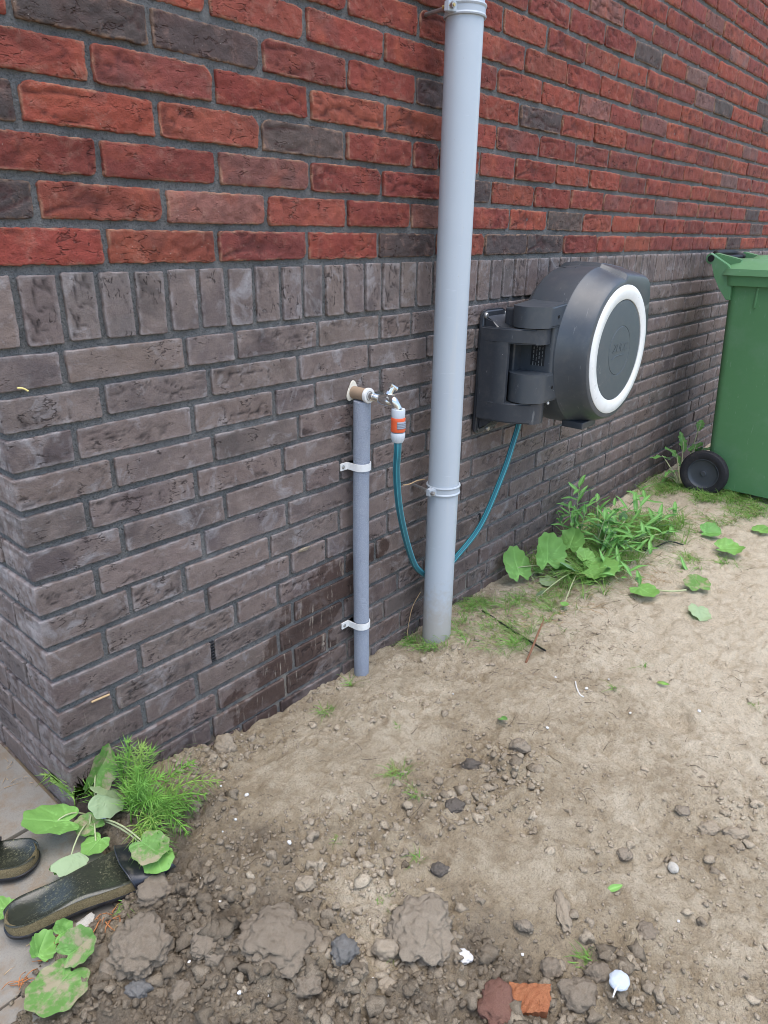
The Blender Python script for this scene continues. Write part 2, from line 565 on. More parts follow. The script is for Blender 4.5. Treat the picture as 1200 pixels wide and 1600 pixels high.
def ground_material():
    N = NT('sand and soil', 0.97, 0.1)
    p = pos_nodes(N)
    dark = N.attr('dark')
    g1 = N.noise(p, 900, 2, 0.7)
    g2 = N.noise(p, 260, 4, 0.7)
    g3 = N.noise(p, 30, 4, 0.65)
    sand = N.mix(g3, (0.61, 0.515, 0.37), (0.81, 0.71, 0.545))
    mid = N.mix(g3, (0.37, 0.296, 0.194), (0.51, 0.418, 0.288))
    soil = N.mix(g3, (0.150, 0.122, 0.088), (0.260, 0.214, 0.160))
    d2 = N.math('ADD', dark, N.math('MULTIPLY', N.math('SUBTRACT', N.noise(p, 55, 5, 0.7), 0.5), 0.35))
    c = N.mix(N.ramp(d2, [(0.14, 0.0), (0.55, 1.0)]), sand, mid)
    c = N.mix(N.ramp(d2, [(0.55, 0.0), (0.95, 1.0)]), c, soil)
    g0 = N.noise(p, 400, 3, 0.75)
    g5 = N.noise(p, 230, 4, 0.8)
    c = N.mix(N.math('MULTIPLY', N.ramp(g5, [(0.33, 1.0), (0.47, 0.0)]), 0.6), c, N.mix(1.0, c, (0.38, 0.36, 0.34), 'MULTIPLY'))
    c = N.mix(N.math('MULTIPLY', N.ramp(g5, [(0.55, 0.0), (0.68, 1.0)]), 0.45), c, N.mix(1.0, c, (1.5, 1.48, 1.45), 'MULTIPLY'))
    c = N.mix(N.math('MULTIPLY', N.ramp(g0, [(0.34, 1.0), (0.46, 0.0)]), 0.5), c, (0.09, 0.074, 0.058))
    c = N.mix(N.math('MULTIPLY', N.ramp(g1, [(0.3, 1.0), (0.48, 0.0)]), 0.5), c, (0.10, 0.08, 0.06))
    c = N.mix(N.math('MULTIPLY', N.ramp(g1, [(0.6, 0.0), (0.75, 1.0)]), 0.35), c, (0.62, 0.55, 0.44))
    # damp flakes and stained patches
    fl = N.ramp(N.noise(p, 19, 6, 0.72, 0.8), [(0.54, 0.0), (0.60, 1.0)])
    c = N.mix(N.math('MULTIPLY', fl, 0.42), c, N.mix(1.0, c, (0.62, 0.57, 0.52), 'MULTIPLY'))
    # dark fibres and bits of peat
    pe = N.ramp(N.noise(p, 95, 5, 0.78, 1.5), [(0.62, 0.0), (0.69, 1.0)])
    c = N.mix(N.math('MULTIPLY', pe, 0.6), c, (0.055, 0.045, 0.038))
    h = N.math('ADD', N.math('MULTIPLY', g2, 1.0), N.math('MULTIPLY', g1, 0.45))
    h = N.math('ADD', h, N.math('MULTIPLY', N.noise(p, 110, 5, 0.75), 1.2))
    return N.done(c, None, N.bump(N.math('ADD', h, g5), 1.0, 0.007))

M_GROUND = ground_material()

def crumb_material(name, a, b):
    N = NT(name, 0.97, 0.1)
    p = pos_nodes(N)
    tint = N.attr('tint')
    c = N.mix(tint, a, b)
    g = N.noise(p, 600, 3, 0.75)
    g6 = N.noise(p, 210, 4, 0.8)
    c = N.mix(N.math('MULTIPLY', N.ramp(g6, [(0.34, 1.0), (0.48, 0.0)]), 0.6), c, N.mix(1.0, c, (0.4, 0.38, 0.36), 'MULTIPLY'))
    c = N.mix(N.math('MULTIPLY', N.ramp(g, [(0.32, 1.0), (0.5, 0.0)]), 0.5), c, (0.06, 0.048, 0.038))
    c = N.mix(N.math('MULTIPLY', N.ramp(g, [(0.58, 0.0), (0.75, 1.0)]), 0.35), c, (0.48, 0.41, 0.32))
    h = N.math('ADD', N.noise(p, 240, 4, 0.75), N.math('MULTIPLY', g, 0.4))
    return N.done(c, None, N.bump(h, 0.9, 0.004))

M_CRUMB = crumb_material('soil crumbs', (0.46, 0.39, 0.29), (0.160, 0.130, 0.094))

def leaf_material(name, top, under, spot=None, trans=0.3):
    N = NT(name, 0.5, 0.35)
    v = obj_vec(N)
    vein = N.attr('vein')
    a = N.noise(v, 30, 4, 0.6)
    c = N.mix(a, [x * 0.78 for x in top], [min(1, x * 1.2) for x in top])
    c = N.mix(N.math('MULTIPLY', vein, 0.55), c, [min(1, x * 1.7 + 0.03) for x in top])
    if spot:
        sp = N.ramp(N.noise(v, 38, 4, 0.7), [(0.48, 0.0), (0.62, 1.0)])
        c = N.mix(N.math('MULTIPLY', sp, 0.85), c, spot)
    cu = N.mix(N.math('MULTIPLY', vein, 0.5), under, [x * 0.75 for x in under])
    back = N.n('NewGeometry').outputs['Backfacing']
    c = N.mix(back, c, cu)
    N.b.inputs['Roughness'].default_value = 0.55
    h = N.math('ADD', N.noise(v, 160, 3), N.math('MULTIPLY', vein, -0.8))
    nrm = N.bump(h, 0.4, 0.0015)
    N.done(c, None, nrm)
    tr = N.n('BsdfTranslucent')
    N.l(c, tr.inputs[0])
    ms = N.n('MixShader')
    ms.inputs[0].default_value = trans
    N.l(N.b.outputs[0], ms.inputs[1])
    N.l(tr.outputs[0], ms.inputs[2])
    N.l(ms.outputs[0], N.t.nodes['Material Output'].inputs['Surface'])
    return N.m

M_LEAF = leaf_material('coltsfoot leaf', (0.175, 0.36, 0.085), (0.33, 0.43, 0.24))
M_LEAF_DIRTY = leaf_material('sandy coltsfoot leaf', (0.125, 0.26, 0.06), (0.28, 0.37, 0.2), (0.36, 0.29, 0.2))
M_LEAF_DARK = leaf_material('narrow weed leaf', (0.15, 0.34, 0.085), (0.22, 0.38, 0.2))
M_NEEDLE = leaf_material('horsetail green', (0.25, 0.50, 0.09), (0.25, 0.50, 0.09), None, 0.35)
M_GRASS = leaf_material('grass green', (0.16, 0.33, 0.06), (0.16, 0.33, 0.06), (0.25, 0.24, 0.09), 0.3)
M_STALK = simple('pale stalk', (0.33, 0.36, 0.2), 0.6, 0.3, 0.3, 60)
M_DRY = simple('dry straw', (0.42, 0.29, 0.16), 0.8, 0.2, 0.4, 90)
M_RUST = simple('rusty dead leaf', (0.36, 0.15, 0.06), 0.8, 0.2, 0.45, 70)

# ================================================================== the wall
# joints of the brickwork: pixel columns at which the photograph shows the upright joints, course by course
JR = {0: [166, 340, 481, 592, 682, 757, 823.5, 881, 933.5, 976.5, 1016, 1051, 1082.5, 1135, 1157, 1179], 1: [57, 258, 417, 542, 642, 797.5, 856, 912, 957, 999, 1037.5, 1069, 1100, 1127, 1150, 1172, 1192], 2: [155, 340, 485, 597, 769, 835.5, 892, 943, 986, 1024, 1058.5, 1091, 1117.5, 1143, 1164, 1186], 3: [27, 246, 408, 540, 645, 687, 806, 869.5, 922, 969, 1010, 1046, 1080, 1108, 1135, 1158, 1179], 4: [140, 335, 484, 603, 777, 844, 901, 952, 996, 1035, 1069, 1099, 1127, 1153, 1175], 5: [13, 234, 408, 543, 651, 813, 878, 929, 979, 1019.5, 1055.5, 1089.5, 1117, 1144, 1168, 1190], 6: [324, 477, 600, 778, 848, 907, 955, 1003, 1043, 1077, 1107, 1136, 1161, 1184], 7: [543, 656, 821.5, 886, 939.5, 988, 1028, 1065.5, 1098, 1127, 1153], 8: [788, 857, 916.5, 968, 1012.5, 1052, 1087, 1116.5, 1144.5, 1170], 9: [828, 892, 947, 994.5, 1035.5, 1073, 1106, 1134.5, 1160, 1184], 10: [869, 923.5, 977, 1021.5, 1061, 1095.5, 1123.5, 1152.5, 1177.5], 11: [1003.5, 1044, 1082.5, 1114.5, 1141, 1169], 12: [1066.5, 1104.5, 1132, 1161, 1187], 13: [1089, 1122.5, 1151, 1177]}
JG = {0: [100, 290, 369, 498, 595, 643, 793.5, 1048, 1079, 1095, 1121], 1: [163, 328, 467, 577, 667, 1037, 1069, 1097, 1124], 2: [119, 303, 430, 493, 595, 677, 1040.5, 1071, 1086], 3: [178, 335, 467, 568, 1045, 1062, 1091], 4: [138, 308, 443, 552, 643, 1035, 1065, 1080], 5: [193, 353, 477, 532], 6: [153, 319, 450], 7: [205, 289, 422, 531], 8: [165, 324, 454, 510], 9: [219, 370, 435, 540], 10: [180, 334, 459], 11: [226, 309, 437], 12: [340, 460]}
JS = [30, 98, 157, 211, 263, 312.5, 357, 398.5, 440, 474, 507.5, 539, 570, 597, 626, 652.5, 746, 767, 785, 803, 822, 840, 857.5, 873.5, 889.5, 904.5, 918, 932.5, 946, 959.5, 971.5, 982.5, 992.5, 1003, 1013.5, 1024, 1033, 1043, 1052, 1060.5]
JP = [(721, 702), (786, 683), (815, 677), (851, 688), (876, 676), (737, 733), (837.5, 720), (887, 700), (849, 743), (897.5, 722), (796, 763), (808, 787), (859, 762), (845, 795), (892, 763), (819, 807), (855, 813), (881, 792), (762.5, 833), (804, 840), (863, 825), (747.5, 873), (815, 855), (760, 892), (750, 810), (910, 688), (961, 648), (998, 630), (994, 610), (1015, 625), (1021, 642), (952, 670), (988, 657), (993, 677), (1026, 660), (1054, 647), (1046, 608), (957.5, 690), (938, 700), (906, 738), (946, 717), (982.5, 700), (1016, 685), (1045, 670), (933, 748), (971, 727), (988, 720), (1021, 703), (961, 753), (995, 735), (1024, 715), (964, 772), (998, 750), (1051, 628), (1049, 452), (1037, 480), (1040, 503), (1045, 527), (1035, 553), (1022, 577), (1004, 580), (1027.5, 595), (993, 605), (1015, 618), (1053, 567), (1057.5, 583), (1072, 580), (1073, 600), (605, 745), (606, 812)]
DARK = [(253, 75), (637, 385), (790, 385), (852, 383), (1146, 380), (25, 318), (884, 348), (1182, 355), (753, 302), (9, 160), (473, 220),
        (124, 30), (322, 65), (672, 150), (846, 189), (1131, 172), (1195, 165), (1018, 95)]
GREYISH = [(662, 345), (931, 170), (1023, 196), (1101, 161), (1089, 128), (950, 24), (1155, 95), (1118, 42), (1172, 225), (1052, 320), (338, 325), (410, 270)]

def row_z(row):
    return Z0 + row[1] * COURSE if row[0] == 'R' else Z0 - S_ROW - row[1] * COURSE

XEND = 6.4
joints = {}
for k, v in JR.items():
    joints[('R', k)] = [wall_x(p, Z0 + k * COURSE + 0.026) for p in v]
for k, v in JG.items():
    joints[('G', k)] = [wall_x(p, Z0 - S_ROW - k * COURSE + 0.026) for p in v]
auto = {}
for p in JP:
    X = on_wall(*p)
    auto.setdefault(('G', int(round((Z0 - S_ROW + 0.026 - X[2]) / COURSE))), []).append(X[0])
for row, xs in auto.items():
    have = joints.setdefault(row, [])
    for x in xs:
        if all(abs(x - h) > 0.085 for h in have):
            have.append(x)
rs = random.Random(3)
for k in range(14, 27):
    joints[('R', k)] = []
joints.setdefault(('G', 13), [])
joints[('G', 14)] = []

def full_row(row):
    js = sorted(joints[row])
    red = row[0] == 'R'
    step = 0.2135
    if not js:
        js = [0.105 if row[1] % 2 else 0.21] if red else [rs.choice([0.105, 0.164])]
    out = [js[0]]
    if red:
        while out[0] > 0.23:
            out.insert(0, out[0] - step)
        if out[0] < 0.07:
            out.pop(0)
    else:
        while out[0] > 0.25:
            out.insert(0, out[0] - rs.choice([0.2135, 0.2135, 0.11]))
        if out[0] < 0.07:
            out.pop(0)
    for a in js[1:]:
        b = out[-1]
        while a - b > 0.29:
            n = max(1, round((a - b) / step))
            if red:
                b = b + (a - b) / n
                if a - b < 0.05:
                    break
            else:
                w = rs.choice([step, step, step, 0.112])
                if a - b - w < 0.1:
                    w = (a - b) / 2
                b = b + w
            out.append(b)
        out.append(a)
    while out[-1] < XEND:
        out.append(out[-1] + (step if red else rs.choice([step, step, 0.112])))
    ded = [out[0]]
    for a in out[1:]:
        if a - ded[-1] > 0.05:
            ded.append(a)
    return ded

def brick_np(L, D, H, seed, red, fine=0.004, depth=0.022, drow=3):
    """a moulded brick: front face with rounded ragged edges and creases, and the sides running back into the mortar"""
    nx, nz = max(6, int(L / fine)), max(4, int(H / fine))
    k = drow
    em = np.array([0, 0.0006, 0.0015, 0.003]) if fine < 0.007 else np.array([0, 0.0012])
    def line(S, n):
        return np.concatenate([-np.linspace(depth, 0, k + 1)[:-1], em, np.linspace(em[-1] + fine * 0.8, S - em[-1] - fine * 0.8, n - 1), S - em[::-1], S + np.linspace(0, depth, k + 1)[1:]])
    a, b = line(L, nx), line(H, nz)
    A, B = np.meshgrid(a, b, indexing='ij')
    sh = A.shape
    A, B = A.ravel(), B.ravel()
    X, Z = np.clip(A, 0, L), np.clip(B, 0, H)
    Y = np.maximum(np.maximum(-A, A - L), np.maximum(np.maximum(-B, B - H), 0))
    ex, ez = np.minimum(X, L - X), np.minimum(Z, H - Z)
    edge = np.minimum(ex, ez)
    rnd = random.Random(seed)
    # rounded corners in the face
    for sx in (0, 1):
        for sz in (0, 1):
            rc = (rnd.choice([rnd.uniform(0.002, 0.006), rnd.uniform(0.002, 0.006), rnd.uniform(0.006, 0.018)]) if red else rnd.uniform(0.0015, 0.005))
            cx, cz = (L - rc if sx else rc), (H - rc if sz else rc)
            p, q = (X - cx) / rc * (1 if sx else -1), (Z - cz) / rc * (1 if sz else -1)
            m = (p > 0) & (q > 0)
            pn, qn = p * np.sqrt(np.clip(1 - q * q / 2, 0, 1)), q * np.sqrt(np.clip(1 - p * p / 2, 0, 1))
            X = np.where(m, cx + pn * rc * (1 if sx else -1), X)
            Z = np.where(m, cz + qn * rc * (1 if sz else -1), Z)
    # ragged outline
    w = np.clip(1 - edge / 0.014, 0, 1)
    q = np.stack([X, Z, np.full_like(X, 0.0)], 1)
    am = 0.0021 if red else 0.0013
    X = X + w * (am * fbm(q * 70 + seed * 3.1, seed, 3) + 0.5 * am * vnoise(q * 230, seed + 5))
    Z = Z + w * (am * 0.8 * fbm(q * 55 + seed * 5.7 + 9, seed + 11, 3) + 0.5 * am * vnoise(q * 230, seed + 7))
    Z = Z + 0.0011 * vnoise(np.stack([X * 9, np.zeros_like(X), np.zeros_like(X)], 1), seed + 40) * (2 * B / H - 1 > 0)
    # rounded arris
    r = 0.0026 if red else 0.0018
    t = np.clip(1 - edge / r, 0, 1)
    Y = Y + r * (1 - np.sqrt(np.clip(1 - t * t, 0, 1))) * 0.8
    # relief of the face
    q2 = np.stack([X * 0.55, Z, np.zeros_like(X)], 1)
    rel = fbm(q2 * 34, seed + 21, 4, 0.55)
    Y = Y - rel * (0.0030 if red else 0.0012) - vnoise(q2 * 150, seed + 61) * (0.0009 if red else 0.0003) - fbm(q2 * 75, seed + 63, 2) * (0.0013 if red else 0.0004)
    warp = q2 * np.array([1, 1, 1]) + 0.02 * np.stack([vnoise(q2 * 25, seed + 31), vnoise(q2 * 25, seed + 32), np.zeros_like(X)], 1)
    rid = 1 - np.abs(fbm(warp * (30 if red else 40), seed + 33, 3)) * (7 if red else 11)
    gate = np.clip(fbm(q2 * 12, seed + 35, 2) * 2.2 + (0.4 if red else 0.0), 0, 1)
    cre = np.clip(rid, 0, 1) * gate * np.clip(edge / 0.006, 0, 1)
    Y = Y + cre * (0.0030 if red else 0.0020)
    V = np.stack([X - L / 2, Y - D * 0, Z - H / 2], 1)
    n0, n1 = sh
    I = np.arange(n0 * n1).reshape(n0, n1)
    F = np.stack([I[:-1, :-1].ravel(), I[1:, :-1].ravel(), I[1:, 1:].ravel(), I[:-1, 1:].ravel()], 1)
    return V, F, np.clip(edge / 0.03, 0, 1), cre

_pool = {}
def brick_mesh(kind, L, H, rng, far):
    red = kind == 'red'
    nom = min((0.102, 0.153, 0.203, 0.24), key=lambda q: abs(q - L))
    nv = 9 if nom == 0.203 else 5
    key = (kind, nom, far, rng.randrange(nv if not far else 4))
    if key not in _pool:
        seed = abs(hash(str(key))) % 9973 if False else (sum(ord(c) * (i + 3) for i, c in enumerate(str(key))) * 31) % 9973
        V, F, e, c = brick_np(nom, 0.1, H, seed, red, 0.0095 if far else 0.0042, 0.020, 2 if far else 3)
        me = mesh_np('brick_' + kind, V, F, True, {'edge': e, 'crease': c})
        me.materials.append(M_RED if red else M_GREY)
        _pool[key] = me
    return _pool[key], L / nom

RED_COLS = [(0.225, 0.049, 0.035), (0.200, 0.046, 0.035), (0.245, 0.056, 0.036), (0.190, 0.050, 0.040), (0.230, 0.060, 0.040)]
DARK_COLS = [(0.082, 0.064, 0.060), (0.095, 0.070, 0.062)]
GREY_RED = [(0.20, 0.085, 0.07), (0.17, 0.09, 0.08)]
CLINK = [(0.143, 0.110, 0.098), (0.125, 0.097, 0.089), (0.165, 0.126, 0.109), (0.104, 0.084, 0.079), (0.140, 0.104, 0.089), (0.130, 0.109, 0.102)]

wall = thing('brick_wall', 'brick house wall, red above a band of upright bricks and a grey plinth', 'wall', kind='thing')

def find_set(points):
    s = set()
    for px, py in points:
        X = on_wall(px, py)
        row = ('R', int(math.floor((X[2] - Z0) / COURSE)))
        s.add((row, round(X[0], 3)))
    return s
dark_at, grey_at = find_set(DARK), find_set(GREYISH)

bricks = []   # (kind, row, x0, x1, z0, H, colour)
rb = random.Random(11)
for row in sorted(joints):
    z = row_z(row)
    js = [0.0 - 0.0055] + full_row(row)
    for i, (a, b) in enumerate(zip(js, js[1:])):
        x0, x1 = a + 0.0055, b - 0.0055
        if x0 > XEND or x1 - x0 < 0.03:
            continue
        if row[0] == 'R':
            col = rb.choice(RED_COLS)
            hit = lambda st: any(r == row and x0 - 0.01 < x < x1 + 0.01 for r, x in st)
            if hit(dark_at):
                col = rb.choice(DARK_COLS)
            elif hit(grey_at):
                col = rb.choice(GREY_RED)
            elif (row[1] > 9 or x1 > 3.2) and rb.random() < 0.07:
                col = rb.choice(DARK_COLS + GREY_RED)
            bricks.append(('red', row, x0, x1, z, 0.0505, col, i == 0))
        else:
            col = rb.choice(CLINK)
            bricks.append(('grey', row, x0, x1, z, 0.0505, col, i == 0))
# the band of upright bricks
sj = [wall_x(p, Z0 - 0.0625) for p in JS]
band = [sj[0]]
while band[0] > 0.07:
    band.insert(0, band[0] - 0.0615)
for a in sj[1:]:
    while a - band[-1] > 0.095:
        n = round((a - band[-1]) / 0.0615)
        band.append(band[-1] + (a - band[-1]) / n)
    band.append(a)
while band[-1] < XEND:
    band.append(band[-1] + 0.0615)
band.insert(0, -0.0055)
for i, (a, b) in enumerate(zip(band, band[1:])):
    bricks.append(('soldier', ('S', 0), a + 0.0055, b - 0.0055, Z0 - 0.114, 0.101, rb.choice(CLINK), i == 0))

def solid_brick(L, D, H, seed, red):
    """a whole brick seen on two faces at the corner of the house; origin at its front left lower corner"""
    V, F, e, c = brick_np(L, D, H, seed, red, 0.0045, D, max(4, int(D / 0.009)))
    q = V * 1.0
    V = V + np.array([L / 2, 0, H / 2])
    # light relief on the side faces
    n = np.stack([vnoise(q * 60, seed + 51), vnoise(q * 60, seed + 52), vnoise(q * 60, seed + 53)], 1) * 0.0009
    return V + n * (V[:, 1:2] > 0.006), F, e, c

cam_v = Vector(CAM)
rank = []
for b in bricks:
    kind, row, x0, x1, z, H, col, corner = b
    xm, zm = (x0 + x1) / 2, z + H / 2
    X = np.array([xm, 0, zm]) - CAM
    dz = X @ CF
    px, py = 600 + F_PX * (X @ CR) / dz, 800 - F_PX * (X @ CU) / dz
    seen = -60 < px < 1260 and -60 < py < 1500
    area = (x1 - x0) * H / dz ** 3 if seen else 0
    rank.append(area)
order = {'red': [], 'grey': [], 'soldier': []}
for i, b in enumerate(bricks):
    order[b[0]].append((rank[i], i))
single = set()
for k in order:
    order[k].sort(reverse=True)
    single |= {i for a, i in order[k][:292] if a > 0}
NAMES = {'red': 'red_brick', 'grey': 'clinker_brick', 'soldier': 'upright_brick'}
rest = {'red': [], 'grey': [], 'soldier': []}
rv = random.Random(5)
for i, (kind, row, x0, x1, z, H, col, corner) in enumerate(bricks):
    L = x1 - x0
    yo = rv.uniform(-0.0022, 0.0018)
    tilt = rv.uniform(-0.006, 0.006)
    vv = rv.uniform(0.84, 1.14)
    col = tuple(c * vv * rv.uniform(0.97, 1.03) for c in col)
    if corner:
        red = kind == 'red'
        D = (0.21 if L < 0.13 else 0.1) if kind != 'soldier' else 0.21
        if kind == 'soldier':
            V, F, e, c = solid_brick(L, 0.21, H, i * 7 + 1, False)
        else:
            V, F, e, c = solid_brick(L, D, H, i * 7 + 1, red)
        me = mesh_np('corner_brick', V, F, True, {'edge': e, 'crease': c})
        o = part(NAMES[kind], me, M_RED if red else M_GREY, wall, None, (x0, yo * 0.3, z))
        o.color = (*col, 1)
        continue
    far = x0 > 1.9
    zc = z + H / 2 + rv.uniform(-0.0012, 0.0012)
    if kind == 'soldier':
        me, sc = brick_mesh('grey', 0.102, 0.0505, rv, far)
        rot = (0, math.pi / 2 + tilt * 1.5, 0)
        scale = (H / 0.102, 1, L / 0.0505)
    else:
        me, sc = brick_mesh(kind, L, 0.0505, rv, far)
        rot = (0, (math.pi if (kind == 'grey' and rv.random() < 0.5) else 0) + tilt, 0)
        scale = (sc, 1, 1)
    loc = ((x0 + x1) / 2, yo, zc)
    if i in single:
        o = part(NAMES[kind], me, None, wall, None, loc, rot, scale)
        o.color = (*col, 1)
    else:
        rest[kind].append((me, Matrix.LocRotScale(Vector(loc), Matrix.Rotation(rot[1], 3, 'Y'), Vector(scale))))

# bricks of the return wall round the corner (x = 0, running away from the yard)
ret = []
for row in sorted(joints):
    z = row_z(row)
    first = full_row(row)[0]
    y = (0.21 if first - 0.011 < 0.13 else 0.1) + 0.011
    while y < 1.6:
        L = 0.2025 if row[0] == 'R' else rv.choice([0.2025, 0.2025, 0.102])
        ret.append(('red' if row[0] == 'R' else 'grey', row, y, L, z))
        y += L + 0.011
y = 0.221
while y < 1.6:
    ret.append(('soldier', ('S', 0), y, 0.0505, Z0 - 0.114))
    y += 0.0615
for kind, row, y, L, z in ret:
    col = rv.choice(RED_COLS if kind == 'red' else CLINK)
    near = row[0] == 'G' and y < 0.75
    if kind == 'soldier':
        me, sc = brick_mesh('grey', 0.102, 0.0505, rv, not near)
        M = Matrix.LocRotScale(Vector((rv.uniform(-.002, .002), y + L / 2, z + 0.0505)), Matrix.Rotation(-math.pi / 2, 3, 'Z') @ Matrix.Rotation(math.pi / 2, 3, 'Y'), Vector((0.101 / 0.102, 1, 1)))
    else:
        me, sc = brick_mesh(kind, L, 0.0505, rv, not near)
        M = Matrix.LocRotScale(Vector((rv.uniform(-.002, .002), y + L / 2, z + 0.025)), Matrix.Rotation(-math.pi / 2, 3, 'Z'), Vector((sc, 1, 1)))
    if near:
        o = part(NAMES[kind], me, None, wall, None, (0, 0, 0))
        o.matrix_local = M
        o.color = (*col, 1)
    else:
        rest[kind].append((me, M))

_cache = {}
def me_arrays(me):
    if me.name not in _cache:
        v = np.empty(len(me.vertices) * 3, np.float32)
        me.vertices.foreach_get('co', v)
        f = np.empty(len(me.loops), np.int32)
        me.loops.foreach_get('vertex_index', f)
        at = {}
        for k in ('edge', 'crease'):
            a = np.empty(len(me.vertices), np.float32)
            me.attributes[k].data.foreach_get('value', a)
            at[k] = a
        _cache[me.name] = (v.reshape(-1, 3), f.reshape(-1, 4), at)
    return _cache[me.name]

def join_np(items):
    VV, FF, E, C = [], [], [], []
    n = 0
    for me, M in items:
        v, f, at = me_arrays(me)
        m = np.array(M)
        VV.append(v @ m[:3, :3].T + m[:3, 3])
        FF.append(f + n)
        E.append(at['edge'])
        C.append(at['crease'])
        n += len(v)
    return np.vstack(VV), np.vstack(FF), np.concatenate(E), np.concatenate(C)

for kind, mat, col in (('red', M_RED, RED_COLS[0]), ('grey', M_GREY, CLINK[0]), ('soldier', M_GREY, CLINK[1])):
    if rest[kind]:
        V, F, e, c = join_np(rest[kind])
        o = part(NAMES[kind] + '_courses', mesh_np('far_bricks', V, F, True, {'edge': e, 'crease': c}), mat, wall, None, (0, 0, 0), kind='stuff')
        o.color = (*col, 1)

# the mortar between them, an L-shaped body with an uneven raked face
def grid_faces(n0, n1, off=0):
    I = np.arange(n0 * n1).reshape(n0, n1) + off
    return np.stack([I[:-1, :-1].ravel(), I[1:, :-1].ravel(), I[1:, 1:].ravel(), I[:-1, 1:].ravel()], 1)

TOPZ = Z0 + 27 * COURSE - 0.012
zs = np.concatenate([np.arange(-0.3, 2.0, 0.011), np.linspace(2.0, TOPZ, 14)])
xs = np.concatenate([np.arange(0.007, 2.3, 0.011), np.linspace(2.3, XEND, 120)])
ys = np.arange(0.0, 1.61, 0.02)
Vs, Fs, n = [], [], 0
A, B = np.meshgrid(xs, zs, indexing='ij')
a, b = A.ravel(), B.ravel()
dy = 0.0058 + 0.0018 * fbm(np.stack([a * 22, b * 22, a * 0], 1), 77, 3) + 0.0014 * vnoise(np.stack([a * 90, b * 90, a * 0], 1), 78)
dy = np.where(a < 0.012, 0.0075, dy)
Vs.append(np.stack([a, dy, b], 1))
Fs.append(grid_faces(len(xs), len(zs), 0))
n += len(a)
A, B = np.meshgrid(ys + 0.0075, zs, indexing='ij')
a, b = A.ravel(), B.ravel()
dx = 0.0058 + np.where(a < 0.012, 0.0012, 0.0018 * fbm(np.stack([a * 22 + 50, b * 22, a * 0], 1), 79, 3))
Vs.append(np.stack([dx, a, b], 1))
Fs.append(grid_faces(len(ys), len(zs), n)[:, ::-1])
n += len(a)
# plain top, far ends and back
q = [(0.007, 0.0075, TOPZ), (XEND, 0.0075, TOPZ), (XEND, 0.3, TOPZ), (0.3, 0.3, TOPZ), (0.3, 1.6075, TOPZ), (0.007, 1.6075, TOPZ)]
ql = [(x, y, -0.3) for x, y, z in q]
Vs.append(np.array(q + ql))
Fs.append(np.array([(n, n + 1, n + 2, n + 3), (n, n + 3, n + 4, n + 5)] + [(n + i, n + 6 + i, n + 6 + i + 1, n + i + 1) for i in (1, 2, 3, 4)]))
part('mortar', mesh_np('mortar', np.vstack(Vs), np.vstack(Fs), True), M_MORTAR, wall)

# open joints with black plastic grilles
M_VENT = simple('black vent plastic', (0.018, 0.018, 0.02), 0.45, 0.4)
for px, py in ((334, 1023), (750, 812), (946, 718)):
    X = on_wall(px, py)
    row = int(round((Z0 - S_ROW + 0.026 - X[2]) / COURSE))
    zc = Z0 - S_ROW - row * COURSE + 0.0255
    bm = rbox((X[0] - 0.0055, 0.004, zc - 0.026), (X[0] + 0.0055, 0.012, zc + 0.026), 0.001, 1)
    v = part('weep_vent', bm_mesh('vent', bm, False), M_VENT, wall)
    for k in range(7):
        zz = zc - 0.021 + k * 0.007
        s = part('vent_slat', bm_mesh('slat', rbox((X[0] - 0.005, 0.0005, zz - 0.0013), (X[0] + 0.005, 0.0045, zz + 0.0013), 0.0004, 1), False), M_VENT, v)

# ================================================================== the ground
BASE_PTS = [(0.2, 0.0, 0.0), (0.315, 0.0, -0.03), (0.40, 0.0, -0.03), (0.53, 0.0, -0.045), (0.765, 0.0, -0.05), (1.0, 0.0, -0.055), (1.3, 0, -0.05), (1.55, 0, -0.045),
            (2.24, 0, -0.028), (2.55, 0, -0.012), (3.0, 0, -0.005), (0.05, -0.1, 0.0), (0.03, 0.15, -0.01), (-0.3, 0.3, -0.012), (-0.2, -0.15, -0.008), (0.15, -0.2, 0.012),
            (0.12, -0.4, 0.02), (0.1, -0.68, 0.012), (0.36, -0.46, 0.01), (0.62, -0.2, -0.005), (0.6, -0.7, 0.0), (0.85, -0.98, 0.0), (1.1, -0.15, -0.015), (1.2, -0.4, 0.0),
            (1.6, -0.8, 0.0), (2.0, -0.3, 0.0), (2.6, -0.3, 0.0), (2.7, -0.6, 0.0), (0.3, -0.2, 0.012), (0.45, -1.08, 0.01), (4, -1, 0.0), (3, -3, 0.0), (-2, -3, -0.02), (-2, 1, -0.02), (0, -4, 0)]
